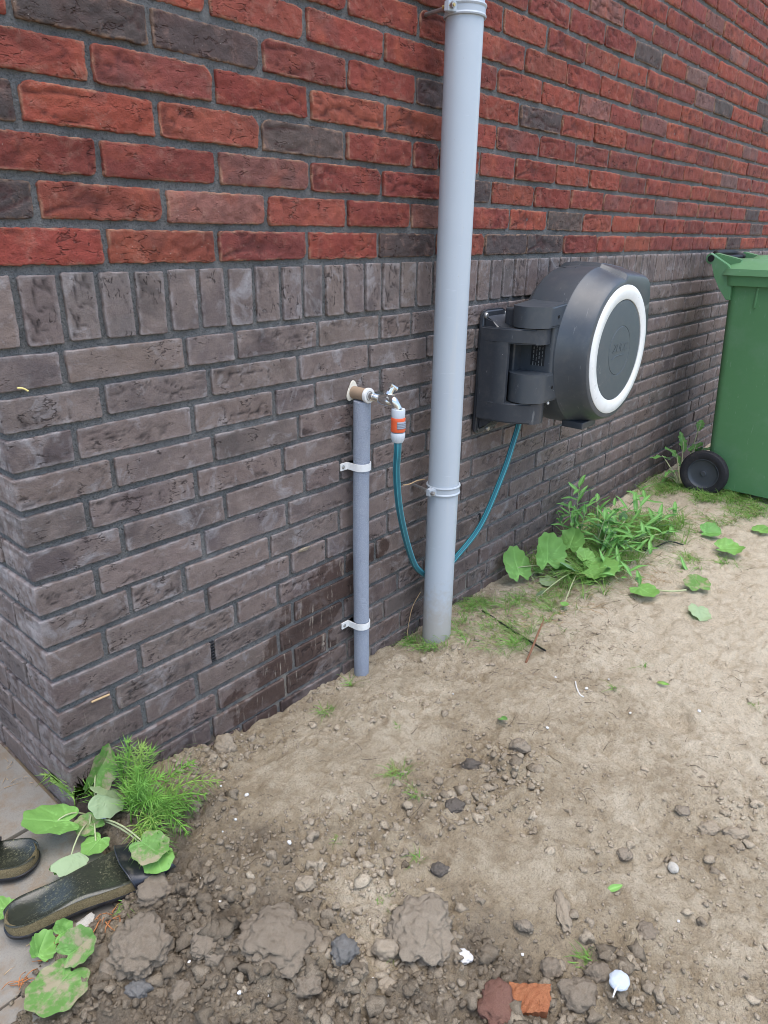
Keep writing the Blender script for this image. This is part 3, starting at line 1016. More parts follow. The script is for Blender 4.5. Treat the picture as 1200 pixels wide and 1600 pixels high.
# (column, row, dark, cloddy) as read from the photograph
SOIL = [(150, 1550, .9, .9), (300, 1500, 1, 1), (300, 1250, .75, .8), (330, 1190, .55, .9), (250, 1400, .95, .9), (450, 1460, .85, .9), (400, 1350, .75, .7), (420, 1200, .32, .15),
        (500, 1250, .36, .15), (560, 1330, .5, .6), (590, 1400, .22, .8), (590, 1480, .2, .9), (660, 1450, .55, .3), (520, 1560, .9, .9), (650, 1560, .95, 1), (800, 1540, .95, 1),
        (720, 1490, .85, .8), (850, 1480, .55, .5), (950, 1550, .75, .9), (1100, 1560, .5, .6), (1180, 1500, .32, .5), (1150, 1590, .32, .4), (1000, 1450, .45, .4), (800, 1400, .42, .2),
        (740, 1340, .42, .25), (700, 1230, .6, .7), (740, 1190, .6, .5), (800, 1180, .48, .6), (620, 1150, .3, .15), (520, 1100, .35, .3), (580, 1060, .3, .35), (680, 1050, .3, .35),
        (760, 1080, .45, .3), (860, 1050, .35, .35), (900, 1180, .33, .25), (1000, 1250, .33, .2), (1050, 1280, .4, .5), (1100, 1330, .48, .5), (1150, 1280, .33, .5), (1150, 1150, .12, .1),
        (1050, 1050, .05, .15), (1150, 950, 0, .1), (1000, 980, .12, .2), (950, 930, .25, .4), (820, 980, .32, .3), (750, 960, .38, .3), (1000, 800, .05, .1), (1150, 800, .05, .05),
        (900, 1380, .35, .15), (1000, 1370, .38, .3), (1180, 1380, .42, .3), (880, 1300, .38, .2), (200, 1300, .8, .7), (110, 1500, .85, .7)]
SW = np.array([(*on_ground(a, b, 0)[:2], d, c) for a, b, d, c in SOIL])
SW = np.vstack([SW, [(-0.6, -0.9, .8, .6), (-0.4, -1.6, .6, .4), (1.5, -2, .3, .2), (3, -2, .1, .1), (5, -1, .1, .1), (0, -3, .4, .3)]])
BP = np.array(BASE_PTS)

def idw(x, y, P, vals, power=3.0, eps=0.0006):
    num = np.zeros((vals.shape[1],) + x.shape)
    den = np.zeros_like(x)
    for i in range(len(P)):
        w = 1.0 / ((x - P[i, 0]) ** 2 + (y - P[i, 1]) ** 2 + eps) ** (power / 2)
        den += w
        for k in range(vals.shape[1]):
            num[k] += w * vals[i, k]
    return num / den

EDGE_PX = [(118, 1228), (165, 1300), (205, 1392), (140, 1440), (80, 1500), (40, 1560), (-20, 1640)]
EDGE_W = np.array([on_ground(*q, 0)[:2] for q in EDGE_PX])

def paved(x, y):
    """1 on the paving slabs, 0 where the soil starts"""
    # distance to the right of the broken edge line
    best = np.full(x.shape, 9.0)
    side = np.zeros_like(x)
    for a, b in zip(EDGE_W, EDGE_W[1:]):
        d = b - a
        t = np.clip(((x - a[0]) * d[0] + (y - a[1]) * d[1]) / (d @ d), 0, 1)
        dx, dy = x - a[0] - t * d[0], y - a[1] - t * d[1]
        ds = np.hypot(dx, dy)
        sg = np.sign(d[0] * dy - d[1] * dx)
        m = ds < best
        side = np.where(m, sg, side)
        best = np.where(m, ds, best)
    s = -side * best + 0.012 * fbm(p2(x, y, 30), 401, 3)
    s = np.where(y > EDGE_W[0, 1], 0.03 - x + 0.008 * fbm(p2(x, y, 30), 402, 2), s)
    return np.clip(s / 0.05 + 0.35, 0, 1)

def ground_at(x, y):
    x, y = np.asarray(x, float), np.asarray(y, float)
    base = idw(x, y, BP[:, :2], BP[:, 2:3], 3.0, 0.004)[0]
    dk, cl = idw(x, y, SW[:, :2], SW[:, 2:4], 3.2, 0.0012)
    dk = np.clip(dk + 0.16 * fbm(p2(x, y, 14), 301, 4), 0, 1)
    cl = np.clip(cl + 0.34 * fbm(p2(x, y, 9), 302, 3), 0.02, 1.2)
    pv = paved(x, y)
    h = base + 0.010 * fbm(p2(x, y, 4.5), 303, 3) + 0.0065 * fbm(p2(x, y, 22), 304, 3)
    # trampled prints in the sand
    h = h - 0.017 * np.clip(fbm(p2(x, y, 9.5), 305, 2) * 2.4 - 0.55, 0, 1) * (1 - 0.5 * np.clip(cl, 0, 1))
    # crust of the sand: low flakes with a small step
    f = fbm(p2(x, y, 38), 306, 3)
    h = h + 0.0024 * np.tanh(f * 7) + 0.0030 * fbm(p2(x, y, 62), 308, 3, 0.6) + 0.0020 * fbm(p2(x, y, 150), 307, 2)
    dk = np.clip(dk + 0.05 * np.tanh(f * 7) * -1 + 0.10 * np.clip(fbm(p2(x, y, 55), 309, 3) * 3 - 0.6, 0, 1), 0, 1)
    # clods of three sizes
    for k, amp, lo, sd in ((17, 0.021, 0.55, 310), (36, 0.012, 0.3, 320), (78, 0.0062, 0.12, 330)):
        wx, wy = x + 0.25 / k * vnoise(p2(x, y, k * 1.7), sd + 8), y + 0.25 / k * vnoise(p2(x, y, k * 1.7), sd + 9)
        d, r = worley(wx, wy, k, sd)
        dome = np.sqrt(np.clip(1 - (d / 0.62) ** 2, 0, 1)) * (0.25 + 0.75 * r)
        h = h + amp * dome * np.clip((cl - lo) * 2.0, 0, 1)
    h = h - 0.008 * np.clip(cl, 0, 1)
    h = np.where(pv > 0, h * (1 - pv) + (-0.055) * pv, h)
    return h, dk, cl, pv

def zone(a, b, n):
    return np.linspace(a, b, n, endpoint=False)
gx = np.concatenate([-0.42 - np.geomspace(40, 0.03, 34), zone(-0.42, 1.35, 506), zone(1.35, 2.0, 118), zone(2.0, 3.3, 150), 3.3 + np.concatenate([[0], np.geomspace(0.03, 40, 34)])])
gy = np.concatenate([-1.22 - np.geomspace(40, 0.03, 34), zone(-1.22, 0.02, 356), 0.02 + np.concatenate([[0], np.geomspace(0.02, 40, 34)])])
A, B = np.meshgrid(gx, gy, indexing='ij')
a, b = A.ravel(), B.ravel()
gh, gd, gc, gp = ground_at(a, b)
farw = np.clip((np.hypot(a - 1, b + 0.4) - 4) / 6, 0, 1)
gh = gh * (1 - farw) - 0.02 * farw
ground = setting('ground', mesh_np('ground', np.stack([a, b, gh], 1), grid_faces(len(gx), len(gy)), True, {'dark': gd}), M_GROUND)

GH, GP = gh.reshape(A.shape), gp.reshape(A.shape)
def gz_np(x, y):
    i = np.clip(np.searchsorted(gx, x) - 1, 0, len(gx) - 2)
    j = np.clip(np.searchsorted(gy, y) - 1, 0, len(gy) - 2)
    s, t = (x - gx[i]) / (gx[i + 1] - gx[i]), (y - gy[j]) / (gy[j + 1] - gy[j])
    mixf = lambda G: (G[i, j] * (1 - s) + G[i + 1, j] * s) * (1 - t) + (G[i, j + 1] * (1 - s) + G[i + 1, j + 1] * s) * t
    return np.where(mixf(GP) > 0.5, np.maximum(mixf(GH), -0.006), mixf(GH))
def gz(x, y):
    return float(gz_np(x, y))

def at_ground(px, py, lift=0.0):
    """the point of the uneven ground that the photograph shows at this pixel"""
    z = 0.0
    for _ in range(5):
        X = on_ground(px, py, z + lift)
        z = gz(X[0], X[1])
    X = on_ground(px, py, z + lift)
    return Vector((X[0], X[1], z))

# grey concrete slabs beside the house corner
def slab_material():
    N = NT('weathered concrete slab', 0.93, 0.2)
    p = pos_nodes(N)
    c = N.mix(N.noise(p, 9, 4, 0.65), (0.170, 0.156, 0.132), (0.25, 0.232, 0.20))
    g = N.noise(p, 420, 3, 0.7)
    c = N.mix(N.math('MULTIPLY', N.ramp(g, [(0.3, 1.0), (0.48, 0.0)]), 0.4), c, (0.11, 0.105, 0.095))
    d = N.ramp(N.noise(p, 24, 5, 0.7), [(0.46, 0.0), (0.64, 1.0)])
    c = N.mix(N.math('MULTIPLY', d, 0.75), c, (0.185, 0.14, 0.095))
    return N.done(c, None, N.bump(g, 0.6, 0.0015))
M_SLAB = slab_material()
pav = link('pavement', None)
pav['kind'] = 'structure'
bm = rbox((-2.4, -1.6, -0.06), (0.004, 1.6, -0.022), 0)
part('bedding', bm_mesh('bedding', bm, False), simple('bedding sand', (0.2, 0.16, 0.11), 0.95, 0.1, 0.2, 30), pav)
rt = random.Random(9)
ang = 0.0
JX, JY = on_ground(38, 1292, 0)[:2]
slab_meshes = []
for k in range(4):
    bm = rbox((-0.1485, -0.1485, -0.045), (0.1485, 0.1485, 0.0), 0.003, 2)
    me = bm_mesh('slab', bm, True, 30)
    me.materials.append(M_SLAB)
    slab_meshes.append(me)
for i in range(6):
    for j in range(-4, 6):
        x, y = -0.151 - 0.302 * i - 0.004, JY + 0.151 + 0.302 * j + (0.151 if i % 2 else 0)
        part('paving_slab', rt.choice(slab_meshes), None, pav, None, (x, y, -0.007 + rt.uniform(-0.003, 0.002)), (rt.uniform(-.006, .006), rt.uniform(-.006, .006), rt.uniform(-.004, .004)))
# ------------------------------------------------------------------ crumbs of soil
def lump(seed, sub=1, rough=0.35, flat=0.75):
    bm = bmesh.new()
    bmesh.ops.create_icosphere(bm, subdivisions=sub, radius=1.0)
    V = np.array([v.co[:] for v in bm.verts])
    Fc = np.array([[v.index for v in f.verts] for f in bm.faces])
    bm.free()
    d = 1 + rough * fbm(V * 1.3 + seed * 7.1, seed, 3) + 0.5 * rough * vnoise(V * 3.1 + seed, seed + 3)
    V = V * d[:, None]
    rr = random.Random(seed)
    V = V * np.array([rr.uniform(0.8, 1.25), rr.uniform(0.75, 1.1), flat * rr.uniform(0.75, 1.1)])
    return V, Fc

LUMPS = [lump(i + 1, 2, 0.95) for i in range(10)]
SMALL = [lump(i + 40, 0, 0.75) for i in range(14)]
rng = np.random.default_rng(4)
N_TRY = 43000
cx, cy = -0.3 + 1.7 * rng.random(N_TRY) ** 1.5, rng.uniform(-1.12, -0.01, N_TRY)
h, d, c, p = ground_at(cx, cy)
pxz = (cx - CAM[0]) * CR[0] + (cy - CAM[1]) * CR[1]
keep = (rng.random(N_TRY) < np.clip(c - 0.10, 0.035, 1) ** 1.25) & (p < 0.5 + 0.4 * (rng.random(N_TRY) < 0.12))
cx, cy, h, d, c, p = [q[keep] for q in (cx, cy, h, d, c, p)]
size = np.clip(np.exp(rng.normal(math.log(0.0032), 0.6, len(cx))), 0.0016, 0.013) * (0.42 + 0.68 * np.clip(c, 0, 1))
VV, FF, TT, n = [], [], [], 0
for i in range(len(cx)):
    V, Fc = (LUMPS if size[i] > 0.0062 else SMALL)[rng.integers(10)]
    t = rng.uniform(0, 2 * math.pi)
    ct, st = math.cos(t), math.sin(t)
    s = size[i]
    q = np.stack([V[:, 0] * ct - V[:, 1] * st, V[:, 0] * st + V[:, 1] * ct, V[:, 2]], 1) * s
    zz = h[i] if p[i] < 0.5 else -0.006
    VV.append(q + np.array([cx[i], cy[i], zz + (0.0 if s > 0.006 else 0.12) * s]))
    FF.append(Fc + n)
    TT.append(np.full(len(V), np.clip(d[i] * 1.25 - 0.15 + rng.normal(0, 0.15), 0, 1)))
    n += len(V)
cr = setting('soil_crumbs', mesh_np('soil_crumbs', np.vstack(VV), np.vstack(FF), False, {'tint': np.concatenate(TT)}), M_CRUMB)
cr['kind'] = 'stuff'

# ------------------------------------------------------------------ clods and stones that can be told apart
def stone_mat(name, a, b, spk=0.4, rough=0.95, bump=0.9, spec=0.15):
    N = NT(name, rough, spec)
    v = pos_nodes(N)
    c = N.mix(N.noise(v, 60, 4, 0.65), a, b)
    g = N.noise(v, 700, 3, 0.7)
    c = N.mix(N.math('MULTIPLY', N.ramp(g, [(0.32, 1.0), (0.5, 0.0)]), spk), c, [x * 0.35 for x in a])
    c = N.mix(N.math('MULTIPLY', N.ramp(g, [(0.58, 0.0), (0.74, 1.0)]), spk * 0.7), c, [min(1, x * 1.7 + 0.05) for x in b])
    h = N.math('ADD', N.noise(v, 190, 4, 0.75), N.math('MULTIPLY', g, 0.5))
    return N.done(c, None, N.bump(h, bump, 0.005))
M_CLOD = stone_mat('grey brown clod', (0.170, 0.139, 0.102), (0.265, 0.219, 0.165))
M_CLODMID = stone_mat('dry soil slab', (0.215, 0.178, 0.132), (0.31, 0.262, 0.20), 0.6)
M_CLOD_SAND = stone_mat('sandy clod', (0.27, 0.222, 0.160), (0.38, 0.318, 0.238))
M_CLOD_DARK = stone_mat('peaty clod', (0.085, 0.073, 0.062), (0.16, 0.138, 0.115))
M_GREYCLOD = stone_mat('grey clay clod', (0.13, 0.125, 0.115), (0.20, 0.193, 0.18))
M_STONE = stone_mat('grey stone', (0.19, 0.185, 0.175), (0.28, 0.27, 0.25), 0.25)
M_PALE = stone_mat('pale pebble', (0.42, 0.39, 0.34), (0.60, 0.57, 0.5), 0.3)
M_WHITE = stone_mat('white lime lump', (0.66, 0.65, 0.62), (0.80, 0.79, 0.76), 0.12)
M_BLUEW = stone_mat('bluish white pebble', (0.50, 0.56, 0.64), (0.62, 0.68, 0.74), 0.06, 0.6)
M_REDCLOD = stone_mat('reddish soil', (0.16, 0.075, 0.055), (0.21, 0.12, 0.09))

CLODS = [
 (220, 1478, .044, .036, M_CLOD, 0.6, 'big rounded grey brown clod in front of the sandals', 'clod'),
 (152, 1492, .019, .016, M_CLOD, 0.8, 'small grey brown clod between the big clod and the dirty leaf', 'clod'),
 (172, 1510, .014, .017, M_CLOD, 0.9, 'upright small clod touching the left side of the big clod', 'clod'),
 (240, 1390, .030, .022, M_CLOD, 0.65, 'flattish clod at the toe end of the near sandal', 'clod'),
 (432, 1462, .058, .040, M_CLOD, 0.42, 'broad flat slab of grey soil left of the bottom middle', 'clod'),
 (330, 1470, .032, .024, M_CLOD, 0.4, 'cracked clod between the big clod and the flat slab', 'clod'),
 (478, 1380, .017, .014, M_CLOD_SAND, 0.8, 'rounded sandy clod just above the flat grey slab', 'clod'),
 (538, 1484, .020, .020, M_GREYCLOD, 0.75, 'bluish grey clod right of the flat grey slab', 'clod'),
 (480, 1540, .020, .016, M_CLOD, 0.8, 'round clod at the bottom below the flat slab', 'clod'),
 (216, 1545, .018, .014, M_GREYCLOD, 0.7, 'slate grey lump below the big rounded clod', 'stone'),
 (285, 1552, .017, .016, M_CLOD, 0.9, 'lumpy clod at the bottom below the cracked clod', 'clod'),
 (738, 1196, .024, .017, M_CLOD_DARK, 0.75, 'black peaty clod on the sand below the drainpipe', 'clod'),
 (712, 1258, .017, .013, M_CLOD_DARK, 0.6, 'flat black peaty crumb below the larger black clod', 'clod'),
 (686, 1361, .014, .011, M_CLOD_DARK, 0.8, 'dark clod above the broad sandy slab', 'clod'),
 (655, 1448, .050, .042, M_CLODMID, 0.42, 'broad flat slab of sandy soil in the middle of the foreground', 'clod'),
 (668, 1487, .021, .012, M_STONE, 0.6, 'grey stone at the lower edge of the broad sandy slab', 'stone'),
 (812, 1166, .022, .020, M_CLODMID, 0.85, 'upright brown clod beside the torn green leaf', 'clod'),
 (350, 1166, .026, .020, M_CLOD_SAND, 1.0, 'yellowish sand lump leaning on the foot of the wall', 'clod'),
 (905, 1552, .027, .023, M_CLOD, 0.75, 'angular grey clod right of the orange brick fragment', 'clod'),
 (938, 1522, .019, .016, M_CLOD, 0.85, 'round clod above the bluish white pebble', 'clod'),
 (862, 1512, .016, .014, M_CLOD, 0.9, 'pitted clod above the orange brick fragment', 'clod'),
 (778, 1566, .026, .024, M_REDCLOD, 0.6, 'reddish soil lump left of the orange brick fragment', 'clod'),
 (1052, 1358, .009, .011, M_PALE, 0.9, 'pale grey pebble standing alone on the right', 'pebble'),
 (880, 1416, .012, .027, M_CLOD_SAND, 0.5, 'long greenish sand lump in the middle right', 'clod'),
 (1148, 1302, .024, .015, M_CLOD_SAND, 0.7, 'low sandy clod near the right edge', 'clod'),
 (1108, 1292, .020, .015, M_CLOD_SAND, 0.7, 'rough sandy clod left of the one near the right edge', 'clod'),
 (600, 1482, .019, .016, M_CLOD_SAND, 0.8, 'yellow sand clod left of the broad sandy slab', 'clod'),
 (605, 1540, .016, .013, M_CLOD_SAND, 0.8, 'yellow sand clod near the bottom left of the white lump', 'clod'),
 (820, 1450, .013, .010, M_CLODMID, 0.8, 'small clod in the middle of the smooth sand', 'clod'),
 (975, 1336, .012, .010, M_CLODMID, 0.6, 'small flat clod in the middle right sand', 'clod'),
 (1010, 1455, .016, .012, M_CLOD, 0.5, 'low grey lump right of the loose narrow leaf', 'clod'),
 (726, 1498, .012, .010, M_WHITE, 0.8, 'rough white lime lump in the dark soil', 'lime lump'),
 (1066, 1268, .014, .010, M_CLODMID, 0.5, 'low brown clod above the pale pebble', 'clod'),
]
def blob(name, V, Fc, mat):
    return mesh_np(name, V, Fc, True)
for k, (px, py, rx, ry, mat, flat, label, cat) in enumerate(CLODS):
    X = at_ground(px, py, ry * 0.3)
    bm = bmesh.new()
    bmesh.ops.create_icosphere(bm, subdivisions=5 if max(rx, ry) > .03 else 4, radius=1.0)
    V = np.array([v.co[:] for v in bm.verts])
    Fc = np.array([[v.index for v in f.verts] for f in bm.faces])
    bm.free()
    sd = 900 + k * 13
    cell = np.abs(fbm(V * 2.4 + k, sd + 9, 2))
    dd = 1 + 0.42 * fbm(V * 1.3 + k * 3.3, sd, 3) + 0.20 * fbm(V * 4.5, sd + 4, 3) - 0.14 * np.clip(1 - cell * 7, 0, 1) + 0.07 * fbm(V * 12, sd + 7, 2)
    if mat in (M_STONE, M_PALE, M_BLUEW):
        dd = 1 + 0.22 * fbm(V * 1.1 + k * 3.3, sd, 2) + 0.02 * vnoise(V * 6, sd)
    V = V * dd[:, None]
    # long axis lies across the view
    yaw = math.atan2(CR[1], CR[0])
    V = V * np.array([rx, ry * (1.35 if flat < 0.7 else 1.0), min(rx, ry) * flat])
    ct, st = math.cos(yaw), math.sin(yaw)
    V = np.stack([V[:, 0] * ct - V[:, 1] * st, V[:, 0] * st + V[:, 1] * ct, V[:, 2]], 1)
    nm = {'clod': 'soil_clod', 'stone': 'loose_stone', 'pebble': 'pebble', 'lime lump': 'lime_lump'}[cat]
    thing(nm, label, cat, (X[0], X[1], X[2] + min(rx, ry) * flat * 0.3 + (0.004 if max(rx, ry) < 0.015 else 0)), 'clods and stones lying on the sand' if cat in ('clod', 'stone') else None, mesh_np(nm, V, Fc, True), mat)

# ================================================================== drainpipe
M_PVC = simple('grey pvc', (0.40, 0.465, 0.53), 0.34, 0.45, 0.05, 5, 0.05, 0.0, 300, 0.0003, ((0.42, 0.43, 0.42), 0.25, 30))
M_PVC2 = simple('grey pvc bracket', (0.40, 0.44, 0.475), 0.42, 0.45, 0.05, 20)
M_ZINC = simple('galvanised steel', (0.42, 0.42, 0.41), 0.38, 0.5, 0.25, 150, 0.1, 0.85)
M_BRASS = simple('brass screw', (0.55, 0.42, 0.18), 0.4, 0.5, 0.2, 90, 0.0, 0.7)
def pvc_pipe():
    N = NT('grey pvc drainpipe', 0.36, 0.45)
    p = pos_nodes(N)
    c = N.mix(N.noise(p, 6, 3), (0.385, 0.432, 0.472), (0.425, 0.468, 0.505))
    sx = N.n('SeparateXYZ')
    N.l(p, sx.inputs[0])
    st = N.n('Mapping')
    N.l(p, st.inputs['Vector'])
    st.inputs['Scale'].default_value = (60, 60, 2.2)
    c = N.mix(N.math('MULTIPLY', N.ramp(N.noise(st.outputs[0], 1.0, 4, 0.7), [(0.56, 0.0), (0.68, 1.0)]), 0.22), c, (0.50, 0.50, 0.47))
    low = N.ramp(N.math('ADD', sx.outputs[2], N.math('MULTIPLY', N.math('SUBTRACT', N.noise(p, 60, 4, 0.7), 0.5), 0.22)), [(0.03, 1.0), (0.14, 0.0)])
    c = N.mix(N.math('MULTIPLY', low, 0.55), c, (0.34, 0.28, 0.2))
    sp = N.ramp(N.voro(p, 55), [(0.03, 1.0), (0.055, 0.0)])
    c = N.mix(N.math('MULTIPLY', sp, 0.5), c, (0.30, 0.27, 0.22))
    sc = N.n('Mapping')
    N.l(p, sc.inputs['Vector'])
    sc.inputs['Scale'].default_value = (14, 14, 160)
    c = N.mix(N.math('MULTIPLY', N.ramp(N.noise(sc.outputs[0], 1.0, 3, 0.6, 0.6), [(0.68, 0.0), (0.72, 1.0)]), 0.25), c, (0.58, 0.62, 0.66))
    return N.done(c, N.math('ADD', 0.3, N.math('MULTIPLY', N.noise(p, 25, 4, 0.7), 0.2)), N.bump(N.noise(p, 12, 3), 0.08, 0.004))
M_PIPE = pvc_pipe()
PX, PY, PR = 1.022, -0.075, 0.040
dp = thing('drainpipe', 'grey plastic drainpipe standing in front of the brick wall', 'drainpipe', (PX, PY, 0))
part('pipe', lathe('pipe', [(0.0, -0.15), (PR, -0.15), (PR, 0.6), (PR, 1.2), (PR, 2.66), (0.037, 2.66), (0.037, 2.6), (0.0, 2.6)], 'z', (PX, PY, 0), 56), M_PIPE, dp)
Z1, Z2 = on_wall(692, 772, PY - 0.03)[2], on_wall(724, 6, PY - 0.03)[2]
for zc, label in ((Z1, 'lower pipe bracket with two ribs'), (Z2, 'upper pipe bracket with a bolt at its side')):
    R0 = PR + 0.0006
    prof = [(R0, -0.012), (R0 + 0.0035, -0.012), (R0 + 0.0045, -0.0095), (R0 + 0.0035, -0.007), (R0 + 0.002, -0.006), (R0 + 0.002, 0.005), (R0 + 0.0035, 0.0065), (R0 + 0.0045, 0.009), (R0 + 0.0035, 0.0115), (R0, 0.0115)]
    br = part('pipe_bracket', lathe('bracket', prof, 'z', (PX, PY, zc), 56), M_PVC2, dp, label)
    # split lug with its bolt on the left, and the stud that runs back into the wall
    lug = extrude_poly('lug', [(PX - PR - 0.021, PY - 0.002), (PX - PR - 0.001, PY - 0.010), (PX - PR - 0.001, PY + 0.012), (PX - PR - 0.021, PY + 0.008)], 'z', zc - 0.009, zc + 0.009, 0.001)
    part('lug', lug, M_PVC2, br)
    part('bolt', tube_mesh('bolt', [(PX - PR - 0.016, PY - 0.014, zc), (PX - PR - 0.016, PY + 0.016, zc)], 0.0032, 10), M_ZINC if zc < 1 else M_BRASS, br)
    part('nut', tube_mesh('nut', [(PX - PR - 0.016, PY - 0.012, zc), (PX - PR - 0.016, PY - 0.006, zc)], 0.006, 6), M_ZINC, br)
    part('wall_stud', tube_mesh('stud', [(PX - PR - 0.006, PY + 0.014, zc), (PX - PR + 0.008, 0.02, zc)], 0.004, 10), M_ZINC, br)

# ================================================================== insulated water pipe with clips
def foam_material():
    N = NT('grey pipe foam', 0.75, 0.3)
    p = pos_nodes(N)
    g = N.voro(p, 420)
    c = N.mix(N.noise(p, 30, 3), (0.225, 0.255, 0.312), (0.30, 0.33, 0.385))
    c = N.mix(N.math('MULTIPLY', N.ramp(g, [(0.2, 1.0), (0.5, 0.0)]), 0.3), c, (0.44, 0.48, 0.54))
    return N.done(c, None, N.bump(N.math('ADD', g, N.noise(p, 200, 3)), 0.6, 0.0022))
M_FOAM = foam_material()
M_WHITEP = simple('white plastic clip', (0.72, 0.72, 0.70), 0.45, 0.4, 0.06, 60, 0.0, 0.0, None, 0.001, ((0.5, 0.47, 0.42), 0.4, 80))
M_CREAM = simple('cream plastic', (0.66, 0.62, 0.52), 0.5, 0.4, 0.1, 60)
M_BROWNP = simple('brown pipe sleeve', (0.30, 0.215, 0.145), 0.6, 0.3, 0.15, 60)
IX, IY, IR = 0.756, -0.030, 0.0195
ip = thing('water_pipe', 'upright water pipe in grey foam insulation below the garden tap', 'pipe', (IX, IY, 0))
TZ = on_wall(566, 626, IY - 0.012)[2]
path, rad = [], []
for k in range(40):
    z = -0.10 + (TZ - 0.004 + 0.10) * k / 39
    path.append((IX + 0.0012 * math.sin(z * 9 + 1), IY + 0.0008 * math.sin(z * 7), z))
    rad.append(IR * (1 + 0.018 * math.sin(z * 23) + 0.012 * math.sin(z * 57 + 2)))
part('foam_sleeve', tube_mesh('foam', path, rad, 28), M_FOAM, ip)
for pxy in ((561, 735), (561, 985)):
    zc = on_wall(*pxy, IY - 0.02)[2]
    R1 = IR + 0.0016
    pts_o, pts_i = [], []
    for k in range(25):
        a = math.radians(180 + 180 * k / 24)
        pts_o.append((IX + (R1 + 0.0016) * math.cos(a), IY + (R1 + 0.0016) * math.sin(a)))
        pts_i.append((IX + (R1 - 0.0004) * math.cos(a), IY + (R1 - 0.0004) * math.sin(a)))
    yb = -0.0025
    poly = [(IX - R1 - 0.024, yb - 0.004), (IX - R1 - 0.0016, yb - 0.004)] + pts_o[1:-1] + [(IX + R1 + 0.0016, yb - 0.004), (IX + R1 + 0.014, yb - 0.004), (IX + R1 + 0.014, yb - 0.0008), (IX + R1 - 0.0004, yb - 0.0008)] + pts_i[::-1][1:-1] + [(IX - R1 + 0.0004, yb - 0.0008), (IX - R1 - 0.024, yb - 0.0008)]
    bm = bmesh.new()
    lo = [bm.verts.new((q[0], q[1], zc - 0.0085)) for q in poly]
    hi = [bm.verts.new((q[0], q[1], zc + 0.0085)) for q in poly]
    m = len(poly)
    for i in range(m):
        bm.faces.new((lo[i], lo[(i + 1) % m], hi[(i + 1) % m], hi[i]))
    fl, fh = bm.faces.new(lo[::-1]), bm.faces.new(hi)
    bmesh.ops.triangulate(bm, faces=[fl, fh])
    cl = part('pipe_clip', bm_mesh('clip', bm, True, 40), M_WHITEP, ip)
    part('screw', lathe('screw', [(0.0, 0.0), (0.0045, 0.0), (0.0045, 0.0012), (0.002, 0.0025), (0.0, 0.0025)], '-y', (IX - R1 - 0.016, yb - 0.004, zc), 14), M_ZINC, cl)

# ================================================================== garden tap
M_CHROME = simple('worn chrome', (0.62, 0.61, 0.59), 0.22, 0.5, 0.18, 120, 0.15, 0.95, 300, 0.0004)
TX, TZZ = 0.757, on_wall(566, 618, -0.03)[2] + 0.004
tp = thing('garden_tap', 'chrome garden tap on a brown wall stub above the foam covered pipe', 'tap', (TX, -0.02, TZZ))
part('wall_plate', extrude_poly('plate', [(TX + 0.019 * math.cos(2 * math.pi * k / 24) * (1 + 0.16 * math.cos(3 * 2 * math.pi * k / 24 + 1.57)), TZZ + 0.021 * math.sin(2 * math.pi * k / 24) * (1 + 0.28 * math.cos(3 * (2 * math.pi * k / 24) + 1.57))) for k in range(24)], 'y', -0.0045, -0.0005, 0.0008), M_CREAM, tp)
part('wall_stub', tube_mesh('stub', [(TX, -0.004, TZZ), (TX, -0.046, TZZ - 0.001)], 0.0142, 24), M_BROWNP, tp)
part('collar', lathe('collar', [(0.011, 0.045), (0.0165, 0.045), (0.0172, 0.047), (0.0172, 0.052), (0.0165, 0.054), (0.011, 0.054)], '-y', (TX, 0, TZZ - 0.001), 28), M_WHITEP, tp)
E0 = Vector((TX, -0.052, TZZ - 0.001))
B0 = Vector((TX + 0.003, -0.108, TZZ - 0.006))
body = [(E0, 0.0105), (E0.lerp(B0, 0.18), 0.0105), (E0.lerp(B0, 0.2), 0.0075), (E0.lerp(B0, 0.5), 0.0075), (E0.lerp(B0, 0.55), 0.010), (E0.lerp(B0, 0.72), 0.0118), (E0.lerp(B0, 0.95), 0.0118), (E0.lerp(B0, 1.1), 0.0095), (E0.lerp(B0, 1.2), 0.006)]
bt = part('tap_body', tube_mesh('body', [q[0] for q in body], [q[1] for q in body], 20), M_CHROME, tp)
for q in (0.24, 0.30, 0.36, 0.42, 0.48):
    c0 = E0.lerp(B0, q)
    dirn = (B0 - E0).normalized()
    part('thread_ring', tube_mesh('ring', [c0 - dirn * 0.0012, c0, c0 + dirn * 0.0012], [0.0076, 0.0088, 0.0076], 18), M_CHROME, bt)
# bonnet and T handle, leaning up and to the right
H0 = E0.lerp(B0, 0.82)
dh = Vector((0.50, -0.16, 0.80)).normalized()
part('bonnet', tube_mesh('bonnet', [H0, H0 + dh * 0.012, H0 + dh * 0.013, H0 + dh * 0.020, H0 + dh * 0.021, H0 + dh * 0.034], [0.0105, 0.0105, 0.0140, 0.0140, 0.0075, 0.0065], 18), M_CHROME, tp)
T0 = H0 + dh * 0.034
ax = dh.cross(Vector((0.2, 1, 0))).normalized()
hd = part('tap_handle', tube_mesh('handle', [T0 - ax * 0.011, T0 - ax * 0.007, T0 + ax * 0.007, T0 + ax * 0.011], [0.0066, 0.0058, 0.0058, 0.0066], 16), M_CHROME, tp)
